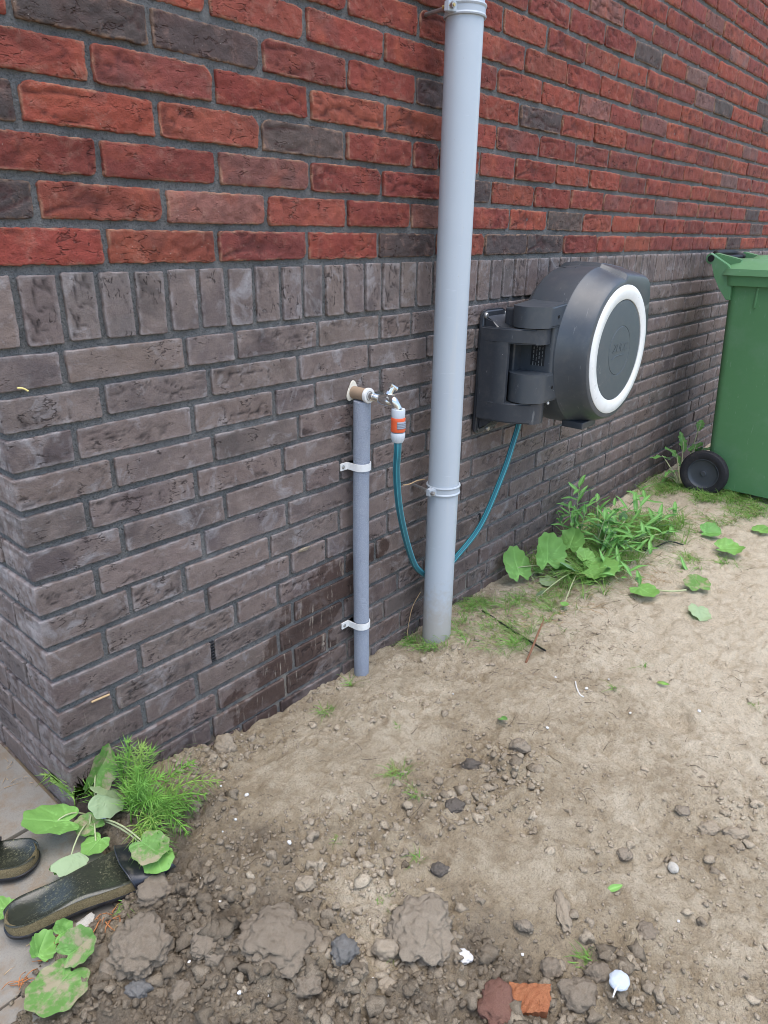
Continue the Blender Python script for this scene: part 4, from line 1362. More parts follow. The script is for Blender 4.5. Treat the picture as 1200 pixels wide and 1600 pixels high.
# spout bending down into the hose connector
QX, QY = 0.762, -0.140
QT, QB = on_wall(621, 637, QY)[2], on_wall(623, 690, QY)[2]
QX = wall_x(622, (QT + QB) / 2, QY)
S0 = E0.lerp(B0, 0.9)
sp = spline([S0 + Vector((0, 0.006, 0.004)), S0 + Vector((0.0, -0.008, 0.008)), Vector((QX - 0.005, QY + 0.010, QT + 0.014)), Vector((QX, QY, QT - 0.004))], 8)
part('spout', tube_mesh('spout', sp, [0.0098 - 0.0010 * k / (len(sp) - 1) for k in range(len(sp))], 18), M_CHROME, tp)

# ================================================================== hose connector
M_LGREY = simple('light grey plastic', (0.50, 0.54, 0.57), 0.45, 0.4, 0.06, 80)
M_ORANGE = simple('orange plastic', (0.66, 0.105, 0.035), 0.42, 0.45, 0.08, 60)
M_MGREY = simple('mid grey plastic', (0.24, 0.26, 0.30), 0.5, 0.4, 0.06, 80)
LQ = QT - QB
hc = thing('hose_connector', 'light grey hose connector with an orange grip below the tap', 'hose connector', (QX, QY, QB))
def ribbed(name, prof, n, ribs, depth, zlo, zhi):
    me = lathe(name, prof, 'z', (QX, QY, QB), n)
    for v in me.vertices:
        if QB + zlo < v.co.z < QB + zhi:
            a = math.atan2(v.co.y - QY, v.co.x - QX)
            s = 1 - depth * (0.5 + 0.5 * math.cos(a * ribs))
            v.co.x, v.co.y = QX + (v.co.x - QX) * s, QY + (v.co.y - QY) * s
    return me
part('nut', ribbed('nut', [(0.0065, 0.0), (0.0115, 0.0), (0.0135, 0.004), (0.0158, 0.010), (0.0162, 0.019), (0.0150, 0.0215), (0.008, 0.0215)], 48, 16, 0.06, 0.006, 0.018), M_LGREY, hc)
part('ring', lathe('ring', [(0.009, 0.021), (0.0138, 0.021), (0.0142, 0.0245), (0.009, 0.0245)], 'z', (QX, QY, QB), 32), M_MGREY, hc)
gr = part('grip', lathe('grip', [(0.009, 0.0242), (0.0155, 0.0242), (0.0164, 0.027), (0.0158, 0.036), (0.0156, 0.047), (0.0160, 0.0535), (0.0150, 0.0555), (0.009, 0.0555)], 'z', (QX, QY, QB), 40), M_ORANGE, hc)
# ribbed grey finger pads let into the grip, one towards the yard and one behind
for sgn in (1, -1):
    V, Fq = [], []
    a0 = math.radians(-105) if sgn > 0 else math.radians(75)
    na, nz = 14, 18
    for i in range(na + 1):
        a = a0 + math.radians(46) * (2 * i / na - 1) * (1 if sgn else 1)
        for j in range(nz + 1):
            z = 0.0315 + 0.0165 * j / nz
            rr = 0.0168 + (0.0007 if (j // 2) % 2 else 0.0) - (0.0022 if i in (0, na) or j in (0, nz) else 0)
            V.append((QX + rr * math.cos(a), QY + rr * math.sin(a), QB + z))
    part('finger_pad', mesh_np('pad', np.array(V), grid_faces(na + 1, nz + 1), False), M_MGREY, hc)
part('collar', ribbed('collar', [(0.009, 0.0556), (0.0145, 0.0556), (0.0150, 0.058), (0.0152, 0.072), (0.0146, LQ * 0.93 + 0.002), (0.008, LQ * 0.93 + 0.002)], 48, 18, 0.035, 0.0575, 0.07), M_LGREY, hc)

# ================================================================== hose from the connector round behind the drainpipe to the reel
def hose_material():
    N = NT('teal garden hose', 0.35, 0.5)
    a = N.attr('angle')
    st = N.math('ABSOLUTE', N.math('SINE', N.math('MULTIPLY', a, 2.5)))
    c = N.mix(N.ramp(st, [(0.25, 1.0), (0.4, 0.0)]), (0.012, 0.125, 0.165), (0.075, 0.36, 0.42))
    return N.done(c)
M_HOSE = hose_material()
HP = [(QX, QY, QB + 0.012), (QX, QY, QB - 0.02)]
for px, py, y in ((619.5, 740, -0.125), (625, 800, -0.105), (640, 862, -0.070), (655, 891, -0.040), (684, 902, -0.0165), (713, 870, -0.030), (751, 820, -0.055), (785, 742, -0.080), (803, 688, -0.094)):
    HP.append(tuple(on_wall(px, py, y)))
HEND = on_wall(811, 660, -0.105)
HP += [tuple(HEND), (HEND[0] + 0.004, HEND[1], HEND[2] + 0.05)]
hp = spline(HP, 14)
V, Fc = sweep(hp, 0.0083, 20)
ang_attr = np.concatenate([np.tile(np.arange(20) / 20 * 2 * math.pi, len(hp)), [0, 0]])
thing('garden_hose', 'teal striped garden hose looping from the tap behind the drainpipe to the reel', 'hose', (0, 0, 0), None, mesh_np('hose', V, Fc, True, {'angle': ang_attr}), M_HOSE)

# ================================================================== hose reel
def abs_mat(name, col, rough=0.42):
    return simple(name, col, rough, 0.45, 0.05, 12, 0.12, 0.0, 900, 0.0004, ((0.13, 0.125, 0.115), 0.25, 30), ((0.42, 0.42, 0.40), 45, 0.8))
M_REEL = abs_mat('anthracite plastic', (0.048, 0.056, 0.065), 0.36)
M_REEL2 = abs_mat('anthracite plastic disc', (0.062, 0.078, 0.086), 0.5)
M_REEL3 = abs_mat('dark anthracite bracket', (0.034, 0.039, 0.047), 0.38)
M_RINGW = simple('glossy white ring', (0.72, 0.72, 0.69), 0.3, 0.5, 0.04, 20, 0.0, 0.0, None, 0.001, ((0.5, 0.49, 0.44), 0.3, 25))
M_BLACK = simple('black hole', (0.008, 0.008, 0.009), 0.6, 0.3)
RCX, RCZ, RY = 1.562, 0.7295, -0.270
reel = thing('hose_reel', 'anthracite wall hose reel with a white ring right of the drainpipe', 'hose reel', (RCX, 0, RCZ))

def reel_profile(R, nose, nn=120):
    """drum outline with the squared nose towards the upper right"""
    pts = []
    for k in range(nn):
        t = 2 * math.pi * k / nn
        d = np.array([math.cos(t), math.sin(t)])
        r = R
        # corner of the nose, a rounded square corner
        cx, cz = 0.192 * nose, 0.208 * nose
        if d[0] > 0 and d[1] > 0:
            m = 7.0
            rc = (abs(d[0] / cx) ** m + abs(d[1] / cz) ** m) ** (-1 / m)
            r = max(R, min(rc, 0.30))
            r = (R ** 14 + rc ** 14) ** (1 / 14) if rc > R * 0.9 else R
        pts.append((d[0] * r, d[1] * r))
    return np.array(pts)

RINGS = [(-0.050, 0.10, .55), (-0.052, 0.185, .86), (-0.060, 0.206, .97), (-0.075, 0.217, 1.04), (-0.110, 0.2225, 1.06), (-0.150, 0.2225, 1.055), (-0.182, 0.2220, 1.045), (-0.190, 0.2210, 1.04),
         (-0.1925, 0.2190, 1.03), (-0.225, 0.2075, 1.0), (-0.250, 0.199, 0.975), (-0.262, 0.1945, 0.955), (-0.268, 0.190, 0.93), (-0.2695, 0.186, 0.90), (-0.2700, 0.1795, 0.84)]
V, rows = [], []
nn = 144
for y, R, ns in RINGS:
    P = reel_profile(R, ns if y > -0.2699 else 0.5, nn)
    for q in P:
        V.append((RCX + q[0], y, RCZ + q[1]))
F4 = []
for i in range(len(RINGS) - 1):
    for k in range(nn):
        F4.append((i * nn + k, i * nn + (k + 1) % nn, (i + 1) * nn + (k + 1) % nn, (i + 1) * nn + k))
cb, cf = len(V), len(V) + 1
V += [(RCX, -0.050, RCZ), (RCX, -0.262, RCZ)]
m0 = (len(RINGS) - 1) * nn
F3 = [(cb, (k + 1) % nn, k) for k in range(nn)] + [(cf, m0 + k, m0 + (k + 1) % nn) for k in range(nn)]
me = mesh_np('reel_body', np.array(V), [np.array(F4), np.array(F3)])
me.set_sharp_from_angle(angle=math.radians(24))
drum = part('reel_body', me, M_REEL, reel)
# front: white ring, disc and raised round badge
part('white_ring', lathe('white_ring', [(0.1395, 0.262), (0.1395, 0.2725), (0.142, 0.2740), (0.160, 0.2752), (0.174, 0.2738), (0.1776, 0.2715), (0.1776, 0.262)], '-y', (RCX, 0, RCZ), 128), M_RINGW, reel)
disc = part('front_disc', lathe('disc', [(0.0, 0.2735), (0.066, 0.2732), (0.0675, 0.2718), (0.069, 0.2730), (0.130, 0.2722), (0.137, 0.2712), (0.1385, 0.262)], '-y', (RCX, 0, RCZ), 128), M_REEL2, reel)
fc = bpy.data.curves.new('badge', 'FONT')
fc.body = 'ZUCC'
fc.size = 0.034
fc.extrude = 0.0003
fc.shear = 0.25
fc.align_x = 'CENTER'
fc.align_y = 'CENTER'
to = bpy.data.objects.new('tmp', fc)
COL.objects.link(to)
bpy.context.view_layer.update()
tm = bpy.data.meshes.new_from_object(to.evaluated_get(bpy.context.evaluated_depsgraph_get()))
bpy.data.objects.remove(to)
tm.transform(Matrix.Translation((RCX, -0.2740, RCZ + 0.008)) @ Matrix.Rotation(math.pi / 2, 4, 'X'))
part('embossed_lettering', tm, M_REEL2, disc)
sw = tube_mesh('swoosh', spline([(RCX - 0.045, -0.2738, RCZ - 0.020), (RCX - 0.02, -0.2738, RCZ - 0.013), (RCX + 0.03, -0.2738, RCZ - 0.012)], 6), [0.0012] * 13, 6)
part('embossed_line', sw, M_REEL2, disc)
# seams and moulded nib on the top
part('seam', tube_mesh('seam', [(RCX - 0.045 + 0.0 * k, -0.075 - 0.108 * k / 6, RCZ + math.sqrt(0.2222 ** 2 - 0.045 ** 2) + 0.0002 - 0.0004 * k) for k in range(7)], 0.0007, 6), M_REEL3, drum)
part('mould_nib', lathe('nib', [(0, 0.0), (0.003, 0.0), (0.0025, 0.002), (0, 0.0026)], 'z', (RCX - 0.045, -0.135, RCZ + 0.2167), 12), M_REEL, drum)
part('top_catch', bm_mesh('catch', rbox((RCX + 0.025, -0.125, RCZ + 0.2185), (RCX + 0.055, -0.10, RCZ + 0.2255), 0.003)), M_REEL3, drum)
part('bottom_foot', bm_mesh('foot', rbox((RCX - 0.10, -0.235, RCZ - 0.218), (RCX - 0.015, -0.17, RCZ - 0.198), 0.003)), M_REEL3, drum)

# hinge knuckles of the body
AX, AY = 1.315, -0.133
def stadium(x1, r, y0=AY, n=18, flare=0.0):
    pts = [(AX + r * math.cos(math.radians(90 + 180 * k / n)), y0 + r * math.sin(math.radians(90 + 180 * k / n))) for k in range(n + 1)]
    pts += [(x1, y0 - r - flare), (x1, y0 + r)]
    return pts
zt0, zt1 = on_wall(845, 516, -0.188)[2], on_wall(838, 483, -0.188)[2]
zb0, zb1 = on_wall(840, 633, -0.188)[2], on_wall(838, 590, -0.188)[2]
def knuckle(name, z0, z1, slope):
    pts = stadium(RCX - 0.10, 0.055, AY, 20, 0.004)
    bm = bmesh.new()
    lo = [bm.verts.new((q[0], q[1], z0)) for q in pts]
    hi = [bm.verts.new((q[0], q[1], z1 + slope * max(0, q[0] - AX - 0.02) * (1.0 if q[1] < AY else 1.25))) for q in pts]
    m = len(pts)
    bm.faces.new(lo)
    bm.faces.new(hi[::-1])
    for i in range(m):
        bm.faces.new((lo[i], hi[i], hi[(i + 1) % m], lo[(i + 1) % m]))
    es = [e for e in bm.edges if (e.verts[0] in hi and e.verts[1] in hi) or (e.verts[0] in lo and e.verts[1] in lo)]
    bmesh.ops.bevel(bm, geom=es, offset=0.005, segments=3, affect='EDGES')
    return bm_mesh(name, bm, True, 40)
for z0, z1, sl in ((zt0, zt1, 0.10), (zb0, zb1, 0.0)):
    kn = part('hinge_knuckle', knuckle('knuckle', z0, z1, sl), M_REEL, reel)
    zm = (z0 + z1) / 2
    part('pin_hole', lathe('hole', [(0.0, 0.0005), (0.0042, 0.0005), (0.0048, 0.0), (0.0, -0.002)], '-y', (AX + 0.030, AY - 0.0568, zm), 16), M_BLACK, kn)
# recessed flank between the knuckles, with the rating label
part('flank', bm_mesh('flank', rbox((1.300, -0.090, zb0 + 0.01), (1.45, -0.052, zt1 - 0.01), 0.006)), M_REEL3, reel)
part('hinge_pillar', bm_mesh('pillar', rbox((1.3360, -0.1865, zb0 + 0.004), (1.43, -0.060, zt1 - 0.004), 0.010, 4)), M_REEL, reel)
M_PRINT = simple('grey label print', (0.16, 0.165, 0.165), 0.6, 0.3, 0.35, 400)
M_LABELB = simple('black rating label', (0.012, 0.013, 0.015), 0.5, 0.4)
lz = (zt0 + zb1) / 2 - 0.004
lab = part('rating_label', bm_mesh('label', rbox((1.3350, -0.164, lz - 0.040), (1.3368, -0.122, lz + 0.044), 0.0003, 1), False), M_LABELB, reel)
rl = random.Random(2)
for k in range(4):
    yy = -0.130 - k * 0.0088
    z = lz - 0.040
    while z < lz + 0.030:
        w = rl.uniform(0.002, 0.010)
        part('print_mark', bm_mesh('mark', rbox((1.3345, yy - 0.0013, z), (1.3352, yy + (0.0004 if k % 2 else 0.0013), z + w), 0), False), M_PRINT, lab)
        z += w + rl.uniform(0.002, 0.005)

# wall bracket: plate, column and two arms that carry the hinge
bk = part('wall_bracket', extrude_poly('plate', [(x, z) for x, z in [
    (1.243, .515), (1.247, .505), (1.256, .500), (1.335, .500), (1.352, .505), (1.360, .515), (1.364, .60), (1.368, .74), (1.368, .822), (1.360, .836), (1.345, .842), (1.272, .842), (1.257, .838), (1.249, .826)]], 'y', -0.020, -0.0025, 0.006, 3), M_REEL3, reel)
za0, za1 = on_wall(835, 541, -0.17)[2], zt0 - 0.003
ze0, ze1 = on_wall(838, 661, -0.17)[2], zb0 - 0.003
col_pts = [(1.240, -0.018), (1.244, -0.060), (1.249, -0.094), (1.253, -0.0985), (1.262, -0.099), (1.267, -0.094), (1.272, -0.045), (1.285, -0.034), (1.350, -0.034), (1.354, -0.018)]
part('column', extrude_poly('column', col_pts, 'z', ze0 + 0.002, za1 - 0.002, 0.004, 2), M_REEL3, bk)
for z0, z1 in ((za0, za1), (ze0, ze1)):
    n = 18
    pts = [(1.2395, -0.019), (1.2435, -0.06), (1.2495, -0.1005), (1.258, -0.125)] + [(AX + 0.047 * math.cos(math.radians(215 + 145 * k / n)), AY + 0.047 * math.sin(math.radians(215 + 145 * k / n))) for k in range(n + 1)] + [(1.361, -0.06), (1.358, -0.019)]
    part('arm', extrude_poly('arm', pts, 'z', z0, z1, 0.004, 3), M_REEL3, bk)
# gusset above the upper arm and below the lower one
for zz, sg in ((za1, 1), (ze0, -1)):
    zed = 0.828 if sg > 0 else 0.512
    bm = bmesh.new()
    prof = [(-0.0195, zz - sg * 0.004), (-0.085, zz - sg * 0.004), (-0.045, zz + sg * 0.35 * abs(zed - zz)), (-0.0195, zed)]
    a = [bm.verts.new((1.252, y, z)) for y, z in prof]
    b = [bm.verts.new((1.350, y, z)) for y, z in prof]
    bm.faces.new(a)
    bm.faces.new(b[::-1])
    for i in range(4):
        bm.faces.new((a[i], b[i], b[(i + 1) % 4], a[(i + 1) % 4]))
    bmesh.ops.bevel(bm, geom=list(bm.edges), offset=0.004, segments=2, affect='EDGES')
    part('gusset', bm_mesh('gusset', bm, True, 40), M_REEL3, bk)
for x, z in ((1.258, .827), (1.358, .826), (1.300, .508)):
    sc = part('screw', lathe('screw', [(0.0, 0.020), (0.0085, 0.020), (0.0085, 0.0215), (0.006, 0.0255), (0.0, 0.0265)], '-y', (x, 0, z), 18), M_ZINC, bk)
part('screw', lathe('screw', [(0.0, 0.001), (0.005, 0.001), (0.004, 0.004), (0.0, 0.005)], '-y', (AX + 0.030, AY - 0.047, ze1 - 0.003), 14), M_WHITEP, bk)

# ================================================================== wheelie bin
M_BIN = simple('green bin plastic', (0.082, 0.205, 0.088), 0.42, 0.4, 0.06, 4, 0.06, 0.0, 200, 0.0005, ((0.14, 0.25, 0.16), 0.4, 7), ((0.45, 0.52, 0.45), 26, 0.6))
M_BIN2 = simple('green bin lid plastic', (0.092, 0.215, 0.100), 0.40, 0.4, 0.06, 6, 0.06, 0.0, 200, 0.0005, ((0.15, 0.24, 0.18), 0.4, 9), ((0.42, 0.48, 0.42), 30, 0.6))
M_TYRE = simple('black rubber tyre', (0.018, 0.018, 0.022), 0.65, 0.3, 0.15, 40, 0.2, 0.0, 200, 0.001, ((0.12, 0.10, 0.08), 0.3, 30))
M_HUB = simple('dark grey hub', (0.045, 0.052, 0.062), 0.5, 0.4, 0.1, 40)
XB = 2.70
whb = thing('wheelie_bin', 'green wheelie bin standing with its back to the brick wall', 'wheelie bin', (XB, -0.4, 0.0))
def frustum_y(rect_bot, rect_top, z0, z1, rc, n=6):
    """box with rounded upright corners; rect = (x0, x1, y0, y1)"""
    V, m = [], 0
    for (x0, x1, y0, y1), z in ((rect_bot, z0), (rect_top, z1)):
        for cx, cy, a0 in ((x1 - rc, y1 - rc, 0), (x0 + rc, y1 - rc, 90), (x0 + rc, y0 + rc, 180), (x1 - rc, y0 + rc, 270)):
            for k in range(n + 1):
                a = math.radians(a0 + 90 * k / n)
                V.append((cx + rc * math.cos(a), cy + rc * math.sin(a), z))
    m = len(V) // 2
    F = [(i, (i + 1) % m, m + (i + 1) % m, m + i) for i in range(m)]
    V += [(np.mean([v[0] for v in V[:m]]), np.mean([v[1] for v in V[:m]]), z0), (np.mean([v[0] for v in V[m:]]), np.mean([v[1] for v in V[m:]]), z1)]
    T = [(2 * m, (i + 1) % m, i) for i in range(m)] + [(2 * m + 1, m + i, m + (i + 1) % m) for i in range(m)]
    me = mesh_np('frustum', np.array(V), [np.array(F), np.array(T)])
    me.set_sharp_from_angle(angle=math.radians(40))
    return me
part('body', frustum_y((XB + 0.02, XB + 0.45, -0.70, -0.238), (XB, XB + 0.48, -0.76, -0.196), 0.028, 0.868, 0.035), M_BIN, whb)
part('rim', frustum_y((XB - 0.017, XB + 0.497, -0.785, -0.176), (XB - 0.020, XB + 0.50, -0.79, -0.174), 0.855, 0.892, 0.04), M_BIN, whb)
# side rib below the rim
part('side_rib', bm_mesh('rib', rbox((XB - 0.004, -0.312, 0.775), (XB + 0.006, -0.304, 0.852), 0.002)), M_BIN, whb)
# hinge lugs with the axle of the lid
HY, HZ = -0.119, 0.952
for x0 in (XB - 0.012, XB + 0.455):
    arc = [(HY + 0.021 * math.cos(math.radians(a)), HZ + 0.021 * math.sin(math.radians(a))) for a in range(70, -111, -20)]
    pts = [(-0.21, 0.905), (-0.185, 0.930)] + arc + [(-0.140, 0.885), (-0.165, 0.845), (-0.200, 0.800), (-0.215, 0.80)]
    lug = part('hinge_lug', extrude_poly('lug', pts, 'x', x0, x0 + 0.037, 0.002), M_BIN2, whb)
    part('hinge_boss', lathe('boss', [(0.0, -0.003), (0.0125, -0.003), (0.0125, 0.006), (0.0, 0.006)], 'x', (x0 - 0.0005, HY, HZ), 20), M_BLACK, lug)
part('hinge_rod', tube_mesh('rod', [(XB - 0.008, HY, HZ), (XB + 0.49, HY, HZ)], 0.011, 14), M_BLACK, whb)
# lid: flat skirt, slightly domed top with a raised field
lid = part('lid', frustum_y((XB - 0.028, XB + 0.508, -0.80, -0.160), (XB - 0.022, XB + 0.502, -0.79, -0.165), 0.893, 0.917, 0.045), M_BIN2, whb)
part('lid_top', frustum_y((XB - 0.010, XB + 0.49, -0.775, -0.155), (XB + 0.05, XB + 0.43, -0.70, -0.20), 0.9165, 0.953, 0.05), M_BIN2, lid)
part('lid_field', frustum_y((XB + 0.08, XB + 0.40, -0.66, -0.235), (XB + 0.095, XB + 0.385, -0.645, -0.25), 0.9525, 0.966, 0.04), M_BIN2, lid)
for x0 in (XB + 0.0275, XB + 0.40):
    part('lid_hinge_arm', extrude_poly('arm', [(-0.22, 0.915), (-0.22, 0.950), (HY, HZ + 0.020), (HY + 0.018, HZ), (HY, HZ - 0.018), (-0.16, 0.925)], 'x', x0, x0 + 0.05, 0.003), M_BIN2, lid)
part('handle_bar', tube_mesh('bar', spline([(XB + 0.10, HY - 0.01, HZ), (XB + 0.13, HY + 0.03, HZ + 0.015), (XB + 0.24, HY + 0.035, HZ + 0.018), (XB + 0.35, HY + 0.03, HZ + 0.015), (XB + 0.38, HY - 0.01, HZ)], 6), 0.013, 14), M_BLACK, whb)
WY, WZ = -0.245, 0.092
for xw, sgn in ((XB - 0.028, 1), (XB + 0.462, -1)):
    tw = part('wheel', lathe('tyre', [(0.064, -0.014), (0.070, -0.017), (0.084, -0.0185), (0.093, -0.016), (0.0965, -0.009), (0.0985, -0.008), (0.0985, 0.008), (0.0965, 0.009), (0.093, 0.022), (0.064, 0.022)], 'x', (xw, WY, WZ), 56), M_TYRE, whb)
    hub = part('hub', lathe('hub', [(0.0, -0.011), (0.009, -0.0115), (0.0105, -0.010), (0.011, -0.0065), (0.017, -0.006), (0.050, -0.004), (0.058, -0.008), (0.0625, -0.0145), (0.066, -0.013), (0.066, 0.018), (0.0, 0.018)], 'x', (xw, WY, WZ), 48), M_HUB, tw)
part('axle', tube_mesh('axle', [(XB - 0.02, WY, WZ), (XB + 0.47, WY, WZ)], 0.010, 12), M_ZINC, whb)

# ================================================================== sandals
def footbed_material():
    N = NT('mossy worn footbed', 0.3, 0.5)
    p = pos_nodes(N)
    c = N.mix(N.noise(p, 35, 4, 0.65), (0.014, 0.016, 0.013), (0.036, 0.040, 0.026))
    m = N.ramp(N.noise(p, 210, 5, 0.8), [(0.53, 0.0), (0.66, 1.0)])
    m = N.math('MULTIPLY', m, N.ramp(N.noise(p, 22, 3), [(0.40, 0.1), (0.62, 1.0)]))
    c = N.mix(N.math('MULTIPLY', m, 0.75), c, (0.17, 0.165, 0.085))
    s = N.ramp(N.voro(p, 85), [(0.05, 1.0), (0.09, 0.0)])
    s = N.math('MULTIPLY', s, N.ramp(N.noise(p, 30, 2), [(0.5, 0.0), (0.56, 1.0)]))
    c = N.mix(N.math('MULTIPLY', s, 0.8), c, (0.42, 0.36, 0.26))
    return N.done(c, N.math('ADD', 0.22, N.math('MULTIPLY', m, 0.5)), N.bump(N.noise(p, 180, 4, 0.7), 0.35, 0.0015))
M_FOOTBED = footbed_material()
M_CORK = stone_mat('weathered cork', (0.15, 0.118, 0.062), (0.25, 0.20, 0.11), 0.9)
M_RUBBER = simple('black sandal rubber', (0.012, 0.012, 0.014), 0.5, 0.4, 0.2, 80, 0.2, 0, 300, 0.0006, ((0.10, 0.085, 0.06), 0.5, 70))
M_STRAP = simple('black sandal strap', (0.012, 0.013, 0.018), 0.32, 0.5, 0.2, 60, 0.15, 0, 300, 0.0006, ((0.14, 0.12, 0.095), 0.55, 60))

def sandal(name, label, loc, yaw, roll, strap0, seed):
    """heel at the origin, toe along +x"""
    root = thing(name, label, 'sandal', loc)
    M = Matrix.Rotation(yaw, 4, 'Z') @ Matrix.Rotation(roll, 4, 'X')
    L = 0.262
    def wid(t):
        # left and right half widths along the length
        w = 0.039 + 0.014 * (1 / (1 + math.exp(-(t - 0.52) * 11))) - 0.004 * math.exp(-((t - 0.42) / 0.16) ** 2)
        e = 1.0
        if t < 0.14:
            e = math.sqrt(max(0, 1 - ((0.14 - t) / 0.14) ** 2.1))
        if t > 0.82:
            e = math.sqrt(max(0, 1 - ((t - 0.82) / 0.18) ** 2.3))
        return w * e
    ts = [0.5 - 0.5 * math.cos(math.pi * i / 44) for i in range(45)]
    out = [(L * t, wid(t)) for t in ts] + [(L * t, -wid(t) * 0.97) for t in ts[::-1][1:-1]]
    n = len(out)
    def loft(levels):
        V, F = [], []
        c = np.mean([q[0] for q in out])
        for z, s in levels:
            for x, y in out:
                V.append((c + (x - c) * s, y * s, z + 0.006 * max(0, (x / L - 0.75)) ))
        for i in range(len(levels) - 1):
            for k in range(n):
                F.append((i * n + k, i * n + (k + 1) % n, (i + 1) * n + (k + 1) % n, (i + 1) * n + k))
        V += [(c, 0, levels[0][0]), (c, 0, levels[-1][0])]
        T = [(len(V) - 2, (k + 1) % n, k) for k in range(n)] + [(len(V) - 1, (len(levels) - 1) * n + k, (len(levels) - 1) * n + (k + 1) % n) for k in range(n)]
        me = mesh_np('loft', np.array(V), [np.array(F), np.array(T)])
        me.set_sharp_from_angle(angle=math.radians(40))
        me.transform(M)
        return me
    part('outsole', loft([(0, 0.985), (0.0015, 1.0), (0.006, 1.005), (0.0072, 0.99)]), M_RUBBER, root, None, loc)
    part('cork_sole', loft([(0.007, 0.985), (0.011, 0.99), (0.017, 0.985), (0.0215, 0.975), (0.024, 0.955), (0.012, 0.93)]), M_CORK, root, None, loc)
    # footbed: cupped heel, raised rim, slight arch
    V = []
    nu, nv = 45, 25
    for i in range(nu):
        t = 0.012 + 0.976 * (0.5 - 0.5 * math.cos(math.pi * i / (nu - 1)))
        for j in range(nv):
            v = -1 + 2 * j / (nv - 1)
            w = wid(t) * 0.955
            rim = abs(v) ** 3.2
            cup = 0.0105 * math.exp(-((t - 0.16) / 0.17) ** 2) + 0.0065 * math.exp(-((t - 0.74) / 0.17) ** 2) + 0.003
            z = 0.0285 - cup * (1 - rim) + 0.004 * math.exp(-((t - 0.45) / 0.12) ** 2) * (1 - rim) + 0.006 * max(0, t - 0.75)
            if abs(v) > 0.93 or i in (0, nu - 1):
                z -= 0.004
            V.append((L * t, w * v, z))
    V = np.array(V)
    V[:, 2] += 0.0008 * fbm(V * 45, seed, 3)
    fm = mesh_np('footbed', V, grid_faces(nu, nv))
    fm.transform(M)
    part('footbed', fm, M_FOOTBED, root, None, loc)
    # broad strap over the instep, slack
    V = []
    nu, nv = 15, 26
    for s in (0, 1):
        for i in range(nu):
            t = strap0 + 0.26 * i / (nu - 1)
            for j in range(nv):
                a = math.pi * j / (nv - 1)
                w = wid(min(t, 0.93)) * 1.03 + 0.0015 - 0.0026 * s
                hgt = (0.031 - 0.050 * (t - strap0)) - 0.0026 * s
                sag = 0.008 * math.exp(-((a - 1.7) / 0.5) ** 2)
                bell = 0.004 * math.exp(-((t - strap0) / 0.03) ** 2)
                V.append((L * t - 0.012 * math.sin(a), w * math.cos(a), 0.012 + (hgt - sag + bell) * math.sin(a) ** 0.8))
    V = np.array(V)
    V += 0.0012 * np.stack([fbm(V * 40, seed + 5), fbm(V * 40, seed + 6), fbm(V * 40, seed + 7)], 1)
    f = grid_faces(nu, nv)
    F = [f, f[:, ::-1] + nu * nv]
    rim = []
    for i in (0, nu - 1):
        for j in range(nv - 1):
            q = (i * nv + j, i * nv + j + 1, nu * nv + i * nv + j + 1, nu * nv + i * nv + j)
            rim.append(q if i else q[::-1])
    F.append(np.array(rim))
    sm = mesh_np('strap', V, F)
    sm.set_sharp_from_angle(angle=math.radians(50))
    sm.transform(M)
    st = part('strap', sm, M_STRAP, root, None, loc)
    ed = []
    for j in range(nv):
        a = math.pi * j / (nv - 1)
        w = wid(strap0) * 1.03 + 0.002
        ed.append((L * strap0 - 0.012 * math.sin(a) - 0.001, w * math.cos(a), 0.012 + (0.035 - 0.008 * math.exp(-((a - 1.7) / 0.5) ** 2)) * math.sin(a) ** 0.8))
    em = tube_mesh('hem', ed, 0.0016, 8)
    em.transform(M)
    part('hem', em, M_STRAP, st, None, loc)
    return root

Hh = on_ground(6, 1450, 0.012)
Tt = on_ground(200, 1362, 0.012)
yaw1 = math.atan2(Tt[1] - Hh[1], Tt[0] - Hh[0])
sandal('sandal', 'mossy black sandal with a cork sole lying half in the soil', (Hh[0], Hh[1], 0.002), yaw1, math.radians(-8), 0.735, 31)
H2 = on_ground(60, 1338, 0.01)
sandal('sandal', 'black sandal on the paving cut off by the left edge of the photo', (H2[0], H2[1], -0.004), math.radians(140), math.radians(6), 0.30, 57)

